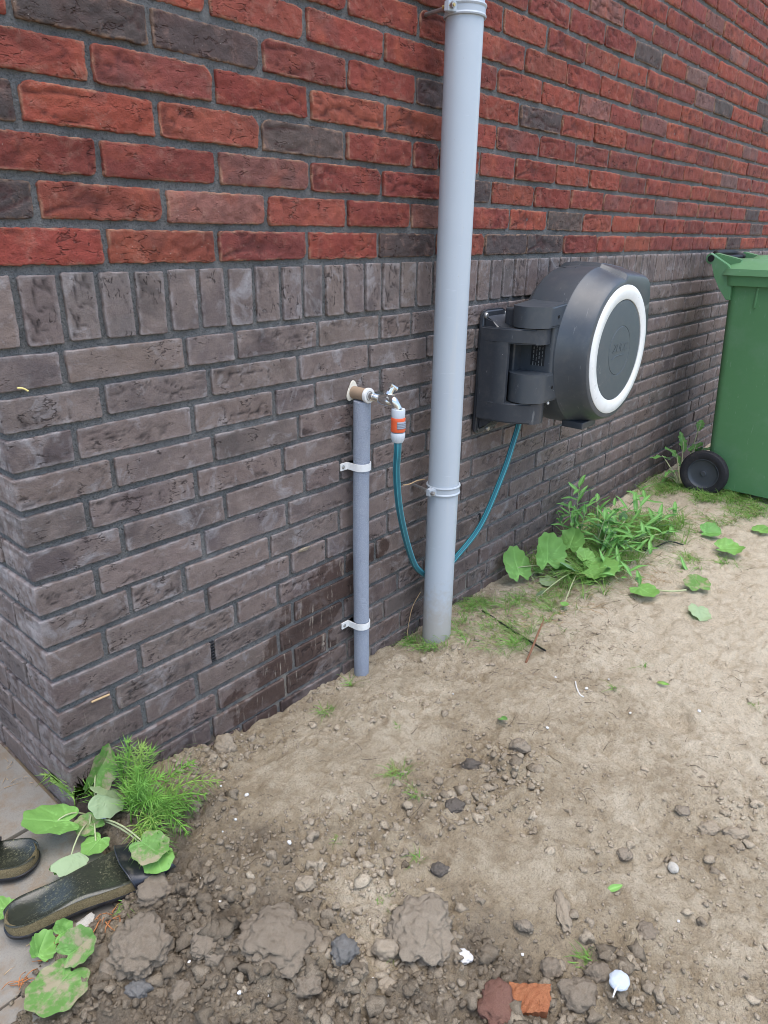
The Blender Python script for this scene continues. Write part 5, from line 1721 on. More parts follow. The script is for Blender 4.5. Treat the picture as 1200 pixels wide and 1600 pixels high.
# ================================================================== leaves and weeds
def coltsfoot(size, seed, cup=0.1, wave=0.05, fold=0.0, curl=0.0, nt=78, nr=8, tooth=0.05):
    """rounded heart-shaped leaf, stalk end at the origin, tip along +x"""
    rr = random.Random(seed)
    th = np.linspace(-math.pi, math.pi, nt, endpoint=False)
    k = rr.choice([9, 11, 13])
    saw = np.abs(((th * k / (2 * math.pi) + 0.5) % 1) - 0.5) * 2
    r = 0.52 * (1 + 0.06 * np.cos(th) + 0.05 * np.cos(2 * th + rr.uniform(-.5, .5)) + 0.03 * np.sin(3 * th + rr.uniform(0, 6)))
    r = r * (1 - tooth + 2 * tooth * (saw - 0.5) * 1.0)
    r = r * (1 - 0.52 * np.exp(-((np.abs(th) - math.pi) / 0.30) ** 2))
    c = np.array([0.25 + 0.20, 0.0])
    V, A = [], []
    for i in range(nr + 1):
        f = i / nr
        V.append(np.stack([c[0] + f * r * np.cos(th), c[1] + f * r * np.sin(th)], 1))
    P = np.vstack(V)
    o = np.array([0.20, 0.0])
    d = P - o
    ang, rad = np.arctan2(d[:, 1], d[:, 0]), np.hypot(d[:, 0], d[:, 1])
    vein = np.zeros(len(P))
    for a0 in (0, .62, -.62, 1.25, -1.25, 1.95, -1.95):
        perp = np.abs(np.sin(ang - a0)) * rad
        vein = np.maximum(vein, np.exp(-(perp / 0.018) ** 2) * (np.cos(ang - a0) > 0) * np.clip(1.15 - rad * 1.2, 0, 1))
    q = np.stack([P[:, 0] * 3, P[:, 1] * 3, np.full(len(P), seed * 1.7)], 1)
    z = cup * rad ** 2 + wave * fbm(q, seed, 2) * (0.3 + rad) + fold * np.abs(P[:, 1]) - 0.012 * vein + curl * np.clip(P[:, 0] - 0.5, 0, 1) ** 2
    z = z + wave * 0.8 * np.sin(ang * 5 + seed) * np.clip(rad - 0.3, 0, 1)
    V = np.stack([P[:, 0] - c[0], P[:, 1], z], 1) * size
    F = []
    for i in range(nr):
        for k2 in range(nt):
            F.append((i * nt + k2, (i + 1) * nt + k2, (i + 1) * nt + (k2 + 1) % nt, i * nt + (k2 + 1) % nt))
    return V, np.array(F), vein

def lance(size, width, seed, droop=0.25, fold=0.25, n=10, m=5):
    """narrow pointed leaf from the origin along +x"""
    V, A = [], []
    rr = random.Random(seed)
    tw = rr.uniform(-.5, .5)
    for i in range(n + 1):
        t = i / n
        w = width * (math.sin(math.pi * min(1, t * 0.93 + 0.05)) ** 0.75) * (1 - 0.35 * t)
        if i == n:
            w = 0.0
        for j in range(m):
            v = -1 + 2 * j / (m - 1)
            y, z = v * w, abs(v) * w * fold
            a = tw * t
            V.append((t * size, y * math.cos(a) - z * math.sin(a), y * math.sin(a) + z * math.cos(a) - droop * size * t * t + 0.02 * size * math.sin(t * 9 + seed)))
            A.append(1.0 if j == m // 2 else 0.0)
    return np.array(V), grid_faces(n + 1, m), np.array(A)

def orient(V, yaw, pitch, roll, loc):
    M = np.array((Matrix.Rotation(yaw, 3, 'Z') @ Matrix.Rotation(-pitch, 3, 'Y') @ Matrix.Rotation(roll, 3, 'X')))
    return V @ M.T + np.array(loc)

def img_yaw(deg):
    """heading on the ground of a direction seen in the picture: 0 right, 90 up"""
    return math.radians(-49 + deg)

def above(px, py, h):
    X = at_ground(px, py)
    for _ in range(3):
        Y = on_ground(px, py, X[2] + h)
        X = Vector((Y[0], Y[1], gz(Y[0], Y[1])))
    return Vector((Y[0], Y[1], X[2] + h))

def leaf_mesh(px, py, h, size, deg, pitch, roll, seed, **kw):
    V, F, a = coltsfoot(size, seed, **kw)
    P = above(px, py, h)
    V = orient(V, img_yaw(deg), math.radians(pitch), math.radians(roll), P)
    # never below the ground
    gzv = gz_np(V[:, 0], V[:, 1]) + 0.002
    V[:, 2] = np.maximum(V[:, 2], gzv)
    V[:, 1] = np.where(V[:, 0] > 0, np.minimum(V[:, 1], -0.004), V[:, 1])
    return mesh_np('leaf', V, F, True, {'vein': a}), P

def stalk(name, a, b, r, sag=0.02, n=7):
    a, b = Vector(a), Vector(b)
    pts = [a.lerp(b, k / n) + Vector((0, 0, 4 * sag * (k / n) * (1 - k / n))) for k in range(n + 1)]
    return tube_mesh(name, pts, [r * (1 - 0.3 * k / n) for k in range(n + 1)], 7)

# ---- coltsfoot at the corner of the house
base = above(150, 1282, 0.0)
cf1 = thing('coltsfoot_plant', 'coltsfoot with broad light green leaves beside the sandals at the house corner', 'plant', tuple(base))
for (px, py, h, size, deg, pitch, roll, seed, mat, kw, lab) in [
    (86, 1283, .045, .098, 200, 12, 8, 3, M_LEAF, dict(cup=.12, wave=.06), 'large light green leaf'),
    (150, 1202, .075, .095, 75, 55, 0, 5, M_LEAF_DIRTY, dict(cup=.05, wave=.12), 'soil covered leaf leaning on the wall'),
    (166, 1243, .055, .070, 20, -28, 195, 8, M_LEAF, dict(cup=.2, wave=.08, fold=.5), 'folded leaf showing its pale underside'),
    (140, 1290, .025, .052, 160, 5, 0, 12, M_LEAF_DIRTY, dict(cup=.1, wave=.1), None),
    (232, 1322, .046, .066, 330, -6, 4, 14, M_LEAF_DIRTY, dict(cup=.05, wave=.08), 'leaf with sand on it'),
    (246, 1340, .034, .055, 300, -10, 10, 15, M_LEAF, dict(cup=.1, wave=.1), None),
    (110, 1336, .035, .060, 215, 10, 215, 17, M_LEAF, dict(cup=.2, wave=.05, fold=.9), 'narrow folded leaf with a whitish underside'),
    (150, 1318, .018, .05, 250, 0, 0, 18, M_LEAF, dict(cup=.1, wave=.1), None)]:
    me, P = leaf_mesh(px, py, h, size, deg, pitch, roll, seed, **kw)
    part('leaf', me, mat, cf1, lab)
    part('leaf_stalk', stalk('stalk', base + Vector((0, 0, 0.003)), P - Vector((0, 0, 0.004)), 0.0018), M_STALK, cf1)

# ---- horsetail
def horsetail_shoot(root, tip, seed, sag, nneed=10, nl=0.032, nodes=11):
    """a jointed stem with whorls of fine needles"""
    rr = random.Random(seed)
    a, b = Vector(root), Vector(tip)
    pts = [a.lerp(b, k / 16) + Vector((0, 0, sag * 4 * (k / 16) * (1 - k / 16))) for k in range(17)]
    V, Fc = sweep(pts, [0.0013 * (1 - 0.6 * k / 16) + 0.0002 for k in range(17)], 5)
    VV, F4, F3 = [V], [Fc[0]], [Fc[1]]
    n = len(V)
    L = (b - a).length
    for i in range(1, nodes + 1):
        t = 0.12 + 0.88 * i / nodes
        f = t * 16
        k = min(15, int(f))
        c = pts[k].lerp(pts[k + 1], f - k)
        d = (pts[k + 1] - pts[k]).normalized()
        u = d.orthogonal().normalized()
        w = d.cross(u)
        ln = nl * (1.15 - 0.75 * abs(t - 0.45)) * (1.0 if t < 0.95 else 0.5)
        ph = rr.uniform(0, 6)
        for q in range(nneed):
            if rr.random() < 0.1:
                continue
            an = ph + 2 * math.pi * q / nneed + rr.uniform(-.2, .2)
            o = u * math.cos(an) + w * math.sin(an)
            l2 = ln * rr.uniform(0.7, 1.15)
            e1 = c + (o * 0.78 + d * 0.40) * l2 * 0.5
            e2 = c + (o * 0.92 + d * 0.72) * l2 + Vector((0, 0, -0.12 * l2))
            sd = d.cross(o).normalized() * 0.00105
            up = o.cross(sd).normalized() * 0.0009
            VV.append(np.array([tuple(c + sd), tuple(c - sd), tuple(c + up), tuple(e1 + sd), tuple(e1 - sd), tuple(e1 + up), tuple(e2)]))
            F4.append(np.array([(0, 3, 4, 1), (1, 4, 5, 2), (2, 5, 3, 0)]) + n)
            F3.append(np.array([(3, 6, 4), (4, 6, 5), (5, 6, 3)]) + n)
            n += 7
    V = np.vstack(VV)
    V[:, 1] = np.where(V[:, 0] > 0.0, np.minimum(V[:, 1], -0.003), V[:, 1])
    me = mesh_np('shoot', V, [np.vstack(F4), np.vstack(F3)], True, {'vein': np.zeros(len(V))})
    return me

M_NEEDLE2 = ramp_green('pale horsetail green', (0.34, 0.52, 0.12))
M_NEEDLE3 = ramp_green('dark horsetail green', (0.20, 0.42, 0.08))
hb = above(212, 1262, 0.0)
ht = thing('horsetail', 'feathery bright green horsetail growing at the foot of the house corner', 'plant', tuple(hb))
rh = random.Random(21)
SHOOTS = [((205, 1262), (200, 1160), .16, .01), ((210, 1260), (222, 1165), .15, .012), ((215, 1262), (236, 1172), .12, .015), ((200, 1260), (185, 1185), .12, .01),
          ((225, 1268), (300, 1192), .07, .02), ((235, 1272), (338, 1222), .045, .03), ((222, 1275), (318, 1242), .04, .02), ((225, 1285), (262, 1345), .03, .03),
          ((232, 1288), (290, 1300), .03, .035), ((215, 1290), (232, 1352), .02, .03), ((210, 1280), (250, 1250), .09, .02), ((205, 1275), (225, 1225), .12, .01),
          ((190, 1268), (250, 1215), .10, .01), ((165, 1262), (72, 1212), .05, .03), ((160, 1268), (118, 1225), .06, .02), ((218, 1282), (275, 1272), .05, .03), ((215, 1270), (215, 1200), .12, .0),
          ((228, 1290), (252, 1320), .03, .04), ((205, 1285), (205, 1235), .08, .02), ((240, 1285), (300, 1262), .03, .03)]
for k, (a, b, h, sg) in enumerate(SHOOTS):
    me = horsetail_shoot(above(*a, 0.0), above(*b, h), 60 + k, sg, 8, 0.036, 8)
    part('shoot', me, (M_NEEDLE, M_NEEDLE2, M_NEEDLE, M_NEEDLE3)[k % 4], ht)

# ---- dirty wilted leaves below the near sandal
wl = [(93, 1538, .010, .088, 250, 3, 0, 22, M_LEAF_DIRTY, dict(cup=.03, wave=.06), 'large wilted leaf covered in sand at the lower left'),
      (120, 1482, .020, .056, 35, 18, 25, 25, M_LEAF_DIRTY, dict(cup=.1, wave=.1, fold=.5), 'narrow folded leaf between the near sandal and the large wilted leaf'),
      (62, 1484, .012, .045, 100, 5, 40, 27, M_LEAF, dict(cup=.2, wave=.15, fold=.4), 'small curled leaf under the heel side of the near sandal'),
      (100, 1456, .015, .035, 20, 20, 30, 28, M_LEAF, dict(cup=.2, wave=.2, fold=.6), 'crumpled small leaf touching the cork sole of the near sandal'),
      (2, 1420, .012, .045, 180, 10, 0, 29, M_LEAF, dict(cup=.2, wave=.1), 'leaf at the left edge behind the heel of the near sandal')]
for (px, py, h, size, deg, pitch, roll, seed, mat, kw, lab) in wl:
    me, P = leaf_mesh(px, py, h, size, deg, pitch, roll, seed, **kw)
    me.transform(Matrix.Translation(-P))
    thing('wilted_leaf', lab, 'leaf', tuple(P), None, me, mat)

# ---- weeds behind the drainpipe
wb = above(905, 890, 0.0)
cf2 = thing('coltsfoot_plant', 'coltsfoot with round leaves at the wall right of the drainpipe', 'plant', tuple(wb))
for (px, py, h, size, deg, pitch, roll, seed, mat, kw) in [
    (808, 885, .060, .120, 115, 48, 10, 33, M_LEAF, dict(cup=.12, wave=.08)),
    (855, 866, .090, .125, 95, 65, 15, 35, M_LEAF, dict(cup=.1, wave=.08, fold=.3)),
    (893, 846, .085, .095, 60, 45, -10, 36, M_LEAF, dict(cup=.1, wave=.1)),
    (888, 882, .040, .105, 10, -25, 150, 37, M_LEAF_DARK, dict(cup=.1, wave=.05, fold=.5)),
    (935, 888, .050, .120, 340, 12, 15, 38, M_LEAF, dict(cup=.05, wave=.1)),
    (915, 868, .060, .065, 90, 20, 0, 39, M_LEAF, dict(cup=.1, wave=.1)),
    (855, 906, .020, .055, 300, -5, 190, 40, M_LEAF, dict(cup=.1, wave=.05)),
    (843, 890, .020, .045, 180, 5, 0, 41, M_LEAF, dict(cup=.1, wave=.1)),
    (845, 928, .03, .035, 280, 45, 20, 42, M_LEAF, dict(cup=.3, wave=.05)),
    (881, 945, .015, .028, 0, 0, 0, 43, M_LEAF, dict(cup=.1, wave=.05))]:
    me, P = leaf_mesh(px, py, h, size, deg, pitch, roll, seed, **kw)
    part('leaf', me, mat, cf2)
    part('leaf_stalk', stalk('stalk', wb, P - Vector((0, 0, 0.004)), 0.0022, 0.012), M_STALK, cf2)

def leafy_stem(root, tip, seed, nleaf, ll, lw, bend=0.02, mat=None, parent=None, down=False):
    rr = random.Random(seed)
    a, b = Vector(root), Vector(tip)
    pts = [a.lerp(b, k / 12) + Vector((0, 0, bend * 4 * (k / 12) * (1 - k / 12))) for k in range(13)]
    part('stem', tube_mesh('stem', pts, [0.0026 * (1 - 0.6 * k / 12) for k in range(13)], 7), M_STALK, parent)
    for i in range(nleaf):
        t = 0.22 + 0.78 * i / max(1, nleaf - 1)
        k = min(11, int(t * 12))
        c = pts[k].lerp(pts[k + 1], t * 12 - k)
        yaw = i * 2.4 + rr.uniform(-.4, .4)
        s = ll * (1.1 - 0.55 * t) * rr.uniform(0.8, 1.15)
        V, F, at = lance(s, lw * rr.uniform(0.8, 1.15), seed * 50 + i, rr.uniform(0.1, 0.5))
        V = orient(V, yaw, math.radians(rr.uniform(15, 60)), rr.uniform(-.3, .3), tuple(c))
        V[:, 1] = np.minimum(V[:, 1], -0.004)
        part('leaf', mesh_np('leaf', V, F, True, {'vein': at}), mat or M_LEAF_DARK, parent)

for k, (label, stems) in enumerate([
    ('upright willowherb with narrow leaves against the wall behind the coltsfoot', [((893, 862), (905, 762), .24, 14, .095, .013), ((897, 864), (888, 790), .19, 10, .075, .012), ((900, 862), (915, 800), .16, 10, .075, .011), ((888, 862), (870, 800), .13, 8, .07, .011)]),
    ('willowherb with one tall pointed leaf beside the upright one', [((935, 858), (932, 778), .18, 10, .095, .014), ((945, 862), (960, 790), .14, 9, .09, .013), ((930, 860), (945, 812), .12, 9, .085, .013)]),
    ('flattened weed with long leaves spreading towards the bin', [((925, 885), (1000, 768), .10, 11, .105, .014), ((930, 888), (1045, 800), .07, 11, .10, .013), ((935, 880), (978, 815), .10, 10, .10, .014), ((930, 880), (1012, 835), .06, 10, .095, .013), ((935, 885), (955, 800), .12, 10, .095, .013)]),
    ('low weed with long strap leaves nearest the bin', [((985, 850), (1060, 800), .05, 10, .11, .013), ((980, 855), (1048, 838), .04, 9, .11, .013), ((975, 845), (1010, 775), .09, 10, .11, .013)]),
    ('fallen weed stem with leaves pointing down the slope', [((935, 872), (1000, 912), .03, 9, .095, .014), ((940, 868), (1015, 870), .05, 9, .09, .013), ((925, 880), (965, 905), .04, 8, .08, .013)])]):
    r0 = above(*stems[0][0], 0.0)
    w = thing('willowherb' if k < 2 else 'trampled_weed', label, 'plant', tuple(r0))
    for q, (a, b, h, nl, ll, lw) in enumerate(stems):
        leafy_stem(above(*a, 0.0), above(*b, h * 0.9), 70 + k * 9 + q, nl, ll * 1.05, lw * 0.72, 0.015, None, w)

# leaves lying loose on the pale sand to the right
LOOSE = [(1006, 922, .020, .090, 300, 5, 5, 50, M_LEAF, dict(cup=.05, wave=.08), 'bright green round leaf at the end of a pale stem on the sand'),
         (1090, 912, .025, .085, 90, 10, -5, 51, M_LEAF_DIRTY, dict(cup=.05, wave=.07), 'round leaf on the sand, the upper of two touching ones'),
         (1095, 950, .012, .075, 265, -15, 160, 52, M_LEAF, dict(cup=.1, wave=.1), 'crumpled leaf on the sand, the lower of two touching ones'),
         (1136, 858, .020, .095, 345, 0, 12, 53, M_LEAF, dict(cup=.15, wave=.12, fold=.2), 'long curled leaf on the sand in front of the bin'),
         (1108, 832, .012, .080, 350, 0, 20, 54, M_LEAF_DARK, dict(cup=.1, wave=.08, fold=.4), 'dark folded leaf on the sand nearest the bin wheel'),
         (1190, 828, .015, .070, 30, 5, 0, 55, M_LEAF, dict(cup=.1, wave=.1), 'pale leaf at the right edge of the photo')]
for (px, py, h, size, deg, pitch, roll, seed, mat, kw, lab) in LOOSE:
    me, P = leaf_mesh(px, py, h, size, deg, pitch, roll, seed, **kw)
    me.transform(Matrix.Translation(-P))
    thing('loose_leaf', lab, 'leaf', tuple(P), 'leaves lying loose on the sand', me, mat)
for (px, py, s, w, deg, lab, mat) in [(960, 1393, .030, .007, 15, 'small pale green leaf alone on the smooth sand', M_LEAF), (785, 1130, .055, .010, 280, 'torn green leaf standing in the sand right of the middle', M_LEAF_DARK),
                                 (1068, 888, .075, .010, 95, 'narrow leaf standing up beside the two touching round leaves', M_LEAF_DARK), (1035, 1072, .03, .006, 330, 'thin green blade lying on the sand at the right', M_GRASS)]:
    V, F, at = lance(s, w, px, 0.1)
    P = at_ground(px, py)
    V = orient(V - np.array([s / 2, 0, 0]), img_yaw(deg), math.radians(12 if s < .04 else 38), 0.35, (0, 0, 0.009 if s < .04 else 0.014))
    thing('loose_leaf', lab, 'leaf', tuple(P), 'leaves lying loose on the sand', mesh_np('leaf', V, F, True, {'vein': at}), mat)

# serrated weed between wall and bin wheel
rb0 = above(1062, 762, 0.0)
rag = thing('ragwort_plant', 'leafy weed with toothed leaves growing between the wall and the bin wheel', 'plant', tuple(rb0))
def toothed(size, seed):
    V, F, at = lance(size, size * 0.22, seed, 0.35, 0.15, 22, 7)
    t = V[:, 0] / size
    V[:, 1] *= 0.62 + 0.38 * np.abs(np.sin(t * 17 + seed))
    V[:, 2] += 0.05 * size * np.sin(t * 17 + seed) * np.abs(V[:, 1]) / (size * 0.2)
    return V, F, at
for q, (px, py, h, deg, pi) in enumerate([(1035, 712, .12, 190, 25), (1068, 690, .16, 80, 55), (1088, 695, .15, 30, 30), (1050, 735, .07, 220, 20), (1078, 725, .08, 330, 20), (1058, 705, .12, 120, 50), (1045, 745, .04, 200, 10), (1095, 662, .22, 60, 30), (1100, 700, .13, 20, 20)]):
    c = above(px, py, h)
    c[1] = min(c[1], -0.03)
    V, F, at = toothed(0.115, 80 + q)
    V = orient(V - np.array([0.05, 0, 0]), img_yaw(deg), math.radians(pi), 0.2, tuple(c))
    V[:, 1] = np.minimum(V[:, 1], -0.004)
    part('leaf', mesh_np('leaf', V, F, True, {'vein': at}), M_LEAF_DARK, rag)
    part('stem', stalk('stem', rb0, c, 0.003, 0.01), M_STALK, rag)

# ---- grass
def blades(spots, seed, ln, wd, lean=0.5, wallside=True):
    """spots: (x, y, z, count, spread)"""
    rr = random.Random(seed)
    VV, FF, n = [], [], 0
    for x, y, z, cnt, spr in spots:
        for _ in range(cnt):
            a = rr.uniform(0, 2 * math.pi)
            rad = spr * math.sqrt(rr.random())
            bx, by = x + rad * math.cos(a), y + rad * math.sin(a)
            yaw = rr.uniform(0, 2 * math.pi)
            l = ln * rr.uniform(0.5, 1.25)
            le = lean * rr.uniform(0.5, 1.5)
            w = wd * rr.uniform(0.6, 1.2)
            dx, dy = math.cos(yaw), math.sin(yaw)
            sx, sy = -dy * w, dx * w
            pts = []
            for k in range(5):
                t = k / 4
                out = l * (0.25 * t + le * t * t)
                up = l * (t * (1 - 0.30 * le) - 0.5 * le * t * t * t)
                pts.append((bx + dx * out, by + dy * out, z - 0.004 + up))
            for k, p in enumerate(pts):
                f = 1 - (k / 4) ** 1.5
                VV += [(p[0] + sx * f, p[1] + sy * f, p[2]), (p[0] - sx * f, p[1] - sy * f, p[2] + 0.0006)]
            for k in range(4):
                FF.append((n + 2 * k, n + 2 * k + 1, n + 2 * k + 3, n + 2 * k + 2))
            n += 10
    V = np.array(VV)
    if wallside:
        V[:, 1] = np.where(V[:, 0] > 0, np.minimum(V[:, 1], -0.003), V[:, 1])
    return mesh_np('blades', V, np.array(FF), True, {'vein': np.zeros(len(V))})

def grass_area(seed, poly, n, cnt, ln, wd, lean, spr=0.012):
    """tufts scattered along polylines of (px, py, half width in px)"""
    rr = random.Random(seed)
    sp = []
    for _ in range(n):
        i = rr.randrange(len(poly))
        px, py, w = poly[i]
        X = at_ground(px + rr.gauss(0, w), py + rr.gauss(0, w * 0.45))
        if X[1] > -0.006 and X[0] > 0:
            X[1] = -0.008 - rr.random() * 0.02
        sp.append((X[0], X[1], X[2], cnt, spr))
    return blades(sp, seed + 1, ln, wd, lean)

gs = link('grass', None)
gs['kind'] = 'stuff'
for nm, args in (('grass_beside_drainpipe', (301, [(735, 950, 18), (760, 940, 22), (800, 945, 25), (730, 985, 18), (780, 985, 28), (830, 940, 25), (870, 935, 25), (800, 1005, 18), (850, 955, 30)], 150, 9, .050, .0008, .9)),
                 ('grass_at_drainpipe_foot', (302, [(655, 1008, 10), (672, 1012, 8), (690, 1010, 8), (640, 1000, 8)], 26, 9, .045, .0008, .8)),
                 ('grass_under_weeds', (303, [(960, 830, 25), (985, 845, 28), (940, 850, 28), (1010, 830, 25), (900, 900, 25), (960, 880, 25), (880, 885, 20), (920, 905, 20), (1030, 830, 22)], 330, 9, .105, .0012, .8)),
                 ('grass_at_bin_wheel', (304, [(1040, 755, 15), (1055, 760, 12), (1030, 762, 14), (1075, 768, 14), (1100, 778, 12), (1010, 770, 15), (1140, 775, 14), (1155, 780, 14), (1175, 787, 14), (1165, 798, 18), (1190, 805, 14), (1120, 780, 12)], 240, 8, .060, .0011, .8)),
                 ('grass_right_of_weeds', (305, [(1110, 820, 14), (1130, 812, 14), (1075, 880, 12), (1135, 880, 12), (1080, 872, 10)], 60, 7, .040, .0010, 1.0))):
    o = part(nm, grass_area(*args), M_GRASS, gs)

TUFTS = [(512, 1112, 26, .028, .022, 'flat tuft of fine grass on the bare sand below the drainpipe foot'),
         (548, 1072, 10, .040, .006, 'thin upright grass tuft beside the foot of the foam covered pipe'),
         (622, 1212, 34, .036, .020, 'largest grass tuft in the open sand'),
         (648, 1240, 20, .022, .012, 'low mossy tuft touching the largest grass tuft'),
         (652, 1345, 14, .026, .012, 'slanting tuft of grass above the broad sandy slab'),
         (595, 1408, 12, .024, .010, 'tiny tuft left of the broad sandy slab'),
         (610, 1492, 8, .022, .008, 'tiny tuft at the lower left of the broad sandy slab'),
         (918, 1503, 26, .024, .016, 'curly tuft of grass above the angular grey clod'),
         (1005, 1040, 9, .024, .010, 'sparse tuft on the pale sand at the right'),
         (960, 1075, 9, .030, .008, 'bent sprig with few blades in the sand at the right'),
         (526, 1312, 9, .014, .008, 'very small tuft in the sand left of the middle'),
         (620, 1135, 6, .014, .008, 'three short blades in the sand below the drainpipe'),
         (196, 1415, 14, .024, .010, 'small tuft at the strap end of the near sandal'),
         (268, 1176, 10, .045, .010, 'sprig with small leaves against the foot of the wall right of the horsetail'),
         (1182, 1105, 8, .022, .012, 'flat blades of grass at the right edge of the sand')]
for k, (px, py, n, ln, spr, lab) in enumerate(TUFTS):
    P = at_ground(px, py)
    me = blades([(0, 0, 0.0, n * 2, spr)], 500 + k, ln, 0.0010, 0.9, False)
    thing('grass_tuft', lab, 'grass tuft', tuple(P), 'grass tufts growing out of the sand', me, M_GRASS)

# ================================================================== litter on the sand and the wall
# fibres, roots and dry stalks that nobody could count
def fibres(seed, boxes, n, l0, l1, r, mat, name):
    rr = random.Random(seed)
    VV, F4, F3, m = [], [], [], 0
    for _ in range(n):
        px, py, w, h = rr.choice(boxes)
        X = at_ground(px + rr.uniform(-w, w), py + rr.uniform(-h, h))
        if X[1] > -0.01 and X[0] > 0:
            continue
        yaw = rr.uniform(0, math.pi * 2)
        l = rr.uniform(l0, l1)
        cur = rr.uniform(-1.4, 1.4)
        pts, q = [], Vector((X[0], X[1], 0))
        lift = rr.uniform(0, 0.006)
        for k in range(6):
            z = gz(q[0], q[1]) + 0.001 + lift * math.sin(k / 5 * math.pi)
            pts.append(Vector((q[0], q[1], z)))
            q = q + Vector((math.cos(yaw), math.sin(yaw), 0)) * l / 5
            yaw += cur / 5
        V, Fc = sweep(pts, [r * rr.uniform(0.6, 1.3) * (1 - 0.12 * k) for k in range(6)], 4)
        VV.append(V)
        F4.append(Fc[0] + m)
        F3.append(Fc[1] + m)
        m += len(V)
    o = setting(name, mesh_np(name, np.vstack(VV), [np.vstack(F4), np.vstack(F3)]), mat)
    o['kind'] = 'stuff'
M_ROOT = simple('dark root fibre', (0.085, 0.065, 0.05), 0.9, 0.1, 0.4, 60)
fibres(601, [(1050, 1000, 150, 90), (1000, 1150, 190, 110), (880, 1050, 120, 90), (1100, 850, 90, 60), (930, 960, 70, 40), (700, 1250, 300, 120)], 190, .012, .045, .0006, M_ROOT, 'dark_root_fibres')
fibres(602, [(880, 925, 60, 25), (950, 900, 60, 22), (1090, 815, 60, 14), (870, 960, 60, 20), (1000, 900, 40, 15)], 170, .02, .06, .0008, M_DRY, 'dry_grass_stalks')
fibres(603, [(85, 1490, 22, 14), (170, 1432, 22, 10), (40, 1540, 12, 12), (105, 1470, 20, 10)], 46, .012, .032, .0012, M_RUST, 'rusty_leaf_shreds')
fibres(604, [(100, 1500, 100, 90), (60, 1400, 60, 40), (30, 1220, 30, 30)], 24, .008, .03, .0006, M_DRY, 'straw_bits')

# orange brick fragment with grooves
P = at_ground(830, 1566)
bm = bmesh.new()
bmesh.ops.create_grid(bm, x_segments=36, y_segments=22, size=0.5)
V = np.array([v.co[:] for v in bm.verts])
Fq = np.array([[v.index for v in f.verts] for f in bm.faces])
bm.free()
X, Y = V[:, 0], V[:, 1]
top = 0.5 - 0.10 * np.clip(np.sin((X * 1.0 - Y * 0.75) * 27 + 1.5 * fbm(np.stack([X * 3, Y * 3, X * 0 + 8], 1), 75, 2)), -0.2, 1) * (X < 0.2) * (0.6 + 0.6 * fbm(np.stack([X * 4, Y * 4, X * 0 + 2], 1), 76, 2)) - 0.5 * np.clip(Y - 0.22, 0, 1) - 0.45 * np.clip(X - 0.22, 0, 1) + 0.08 * fbm(np.stack([X * 5, Y * 5, X * 0], 1), 71, 3)
n0 = len(V)
ex = np.maximum(np.abs(X), np.abs(Y))
rag = 1 + 0.17 * fbm(np.stack([X * 7, Y * 7, X * 0 + 4], 1), 72, 2)
Vt = np.stack([X * rag * 0.058 * (1 + 0.32 * Y - 0.1), Y * rag * 0.040, top * 0.024], 1)
Vb = np.stack([X * rag * 0.052 * (1 + 0.32 * Y - 0.1), Y * rag * 0.036, X * 0 - 0.014], 1)
I = np.arange(n0).reshape(23, 37)
ring = np.concatenate([I[0, :], I[1:, -1], I[-1, :-1][::-1], I[1:-1, 0][::-1]])
side = np.stack([ring, np.roll(ring, -1), np.roll(ring, -1) + n0, ring + n0], 1)
me = mesh_np('fragment', np.vstack([Vt, Vb]), [Fq, Fq[:, ::-1] + n0, side[:, ::-1]], True)
me.set_sharp_from_angle(angle=math.radians(40))
M_FRAG = stone_mat('orange brick', (0.25, 0.075, 0.035), (0.42, 0.19, 0.09), 0.6)
o = thing('brick_fragment', 'broken piece of orange brick with grooves in the dark soil', 'brick piece', (P[0], P[1], P[2] + 0.003), None, me, M_FRAG)
o.rotation_euler = (math.radians(10), math.radians(-6), img_yaw(-4))
# bluish white pebble with its thin tail
P = at_ground(966, 1540)
V, Fc = lump(77, 4, 0.10, 0.8)
V = V * np.array([0.0135, 0.0165, 0.012])
pb = thing('pebble', 'bluish white pebble with a thin white root hanging from it', 'pebble', (P[0], P[1], P[2] + 0.010), None, mesh_np('pebble', V, Fc), M_BLUEW)
dn = Vector((math.cos(img_yaw(235)), math.sin(img_yaw(235)), 0))
part('white_root', tube_mesh('root', [Vector((P[0], P[1], P[2] + 0.012)) + dn * 0.010, Vector((P[0], P[1], P[2] + 0.010)) + dn * 0.018, Vector((P[0], P[1], P[2] + 0.006)) + dn * 0.026], [0.0028, 0.0016, 0.0008], 8), M_WHITE, pb)
# small white crumbs of shell and lime
SPECKS = [(855, 1138, .004), (345, 1229, .0028), (386, 1243, .004), (368, 1281, .003), (452, 1318, .005), (314, 1372, .002), (344, 1409, .0025), (296, 1504, .0028), (348, 1300, .002), (512, 1298, .002), (916, 1077, .005), (985, 1115, .004),
          (374, 1552, .003), (816, 1492, .0025), (951, 1062, .003), (868, 1059, .0035), (640, 1268, .002), (1060, 1440, .0025), (583, 1530, .0025), (1092, 1112, .004), (708, 1085, .0025), (420, 1556, .0025)]
CRUMB_AT = ['among the fine roots below the torn leaf', 'right of the horsetail', 'at the right end of the row below the horsetail', 'under the row right of the horsetail', 'left of the peaty clods, biggest of its neighbours', 'above the toe end of the near sandal', 'right of the clod at the sandal toe', 'beside the big rounded clod', 'below the crumbs right of the horsetail', 'on bare sand under the flat grass tuft', 'next to the bent white thread', 'on pale sand right of the bent white thread', 'at the bottom below the cracked clod', 'above the orange brick fragment', 'above the bent white thread', 'left of the bent white thread', 'beside the largest grass tuft', 'on smooth sand right of the loose narrow leaf', 'below the smooth grey stone', 'on pale sand below the red chip', 'on sand below the drainpipe', 'at the bottom under the flat grey slab']
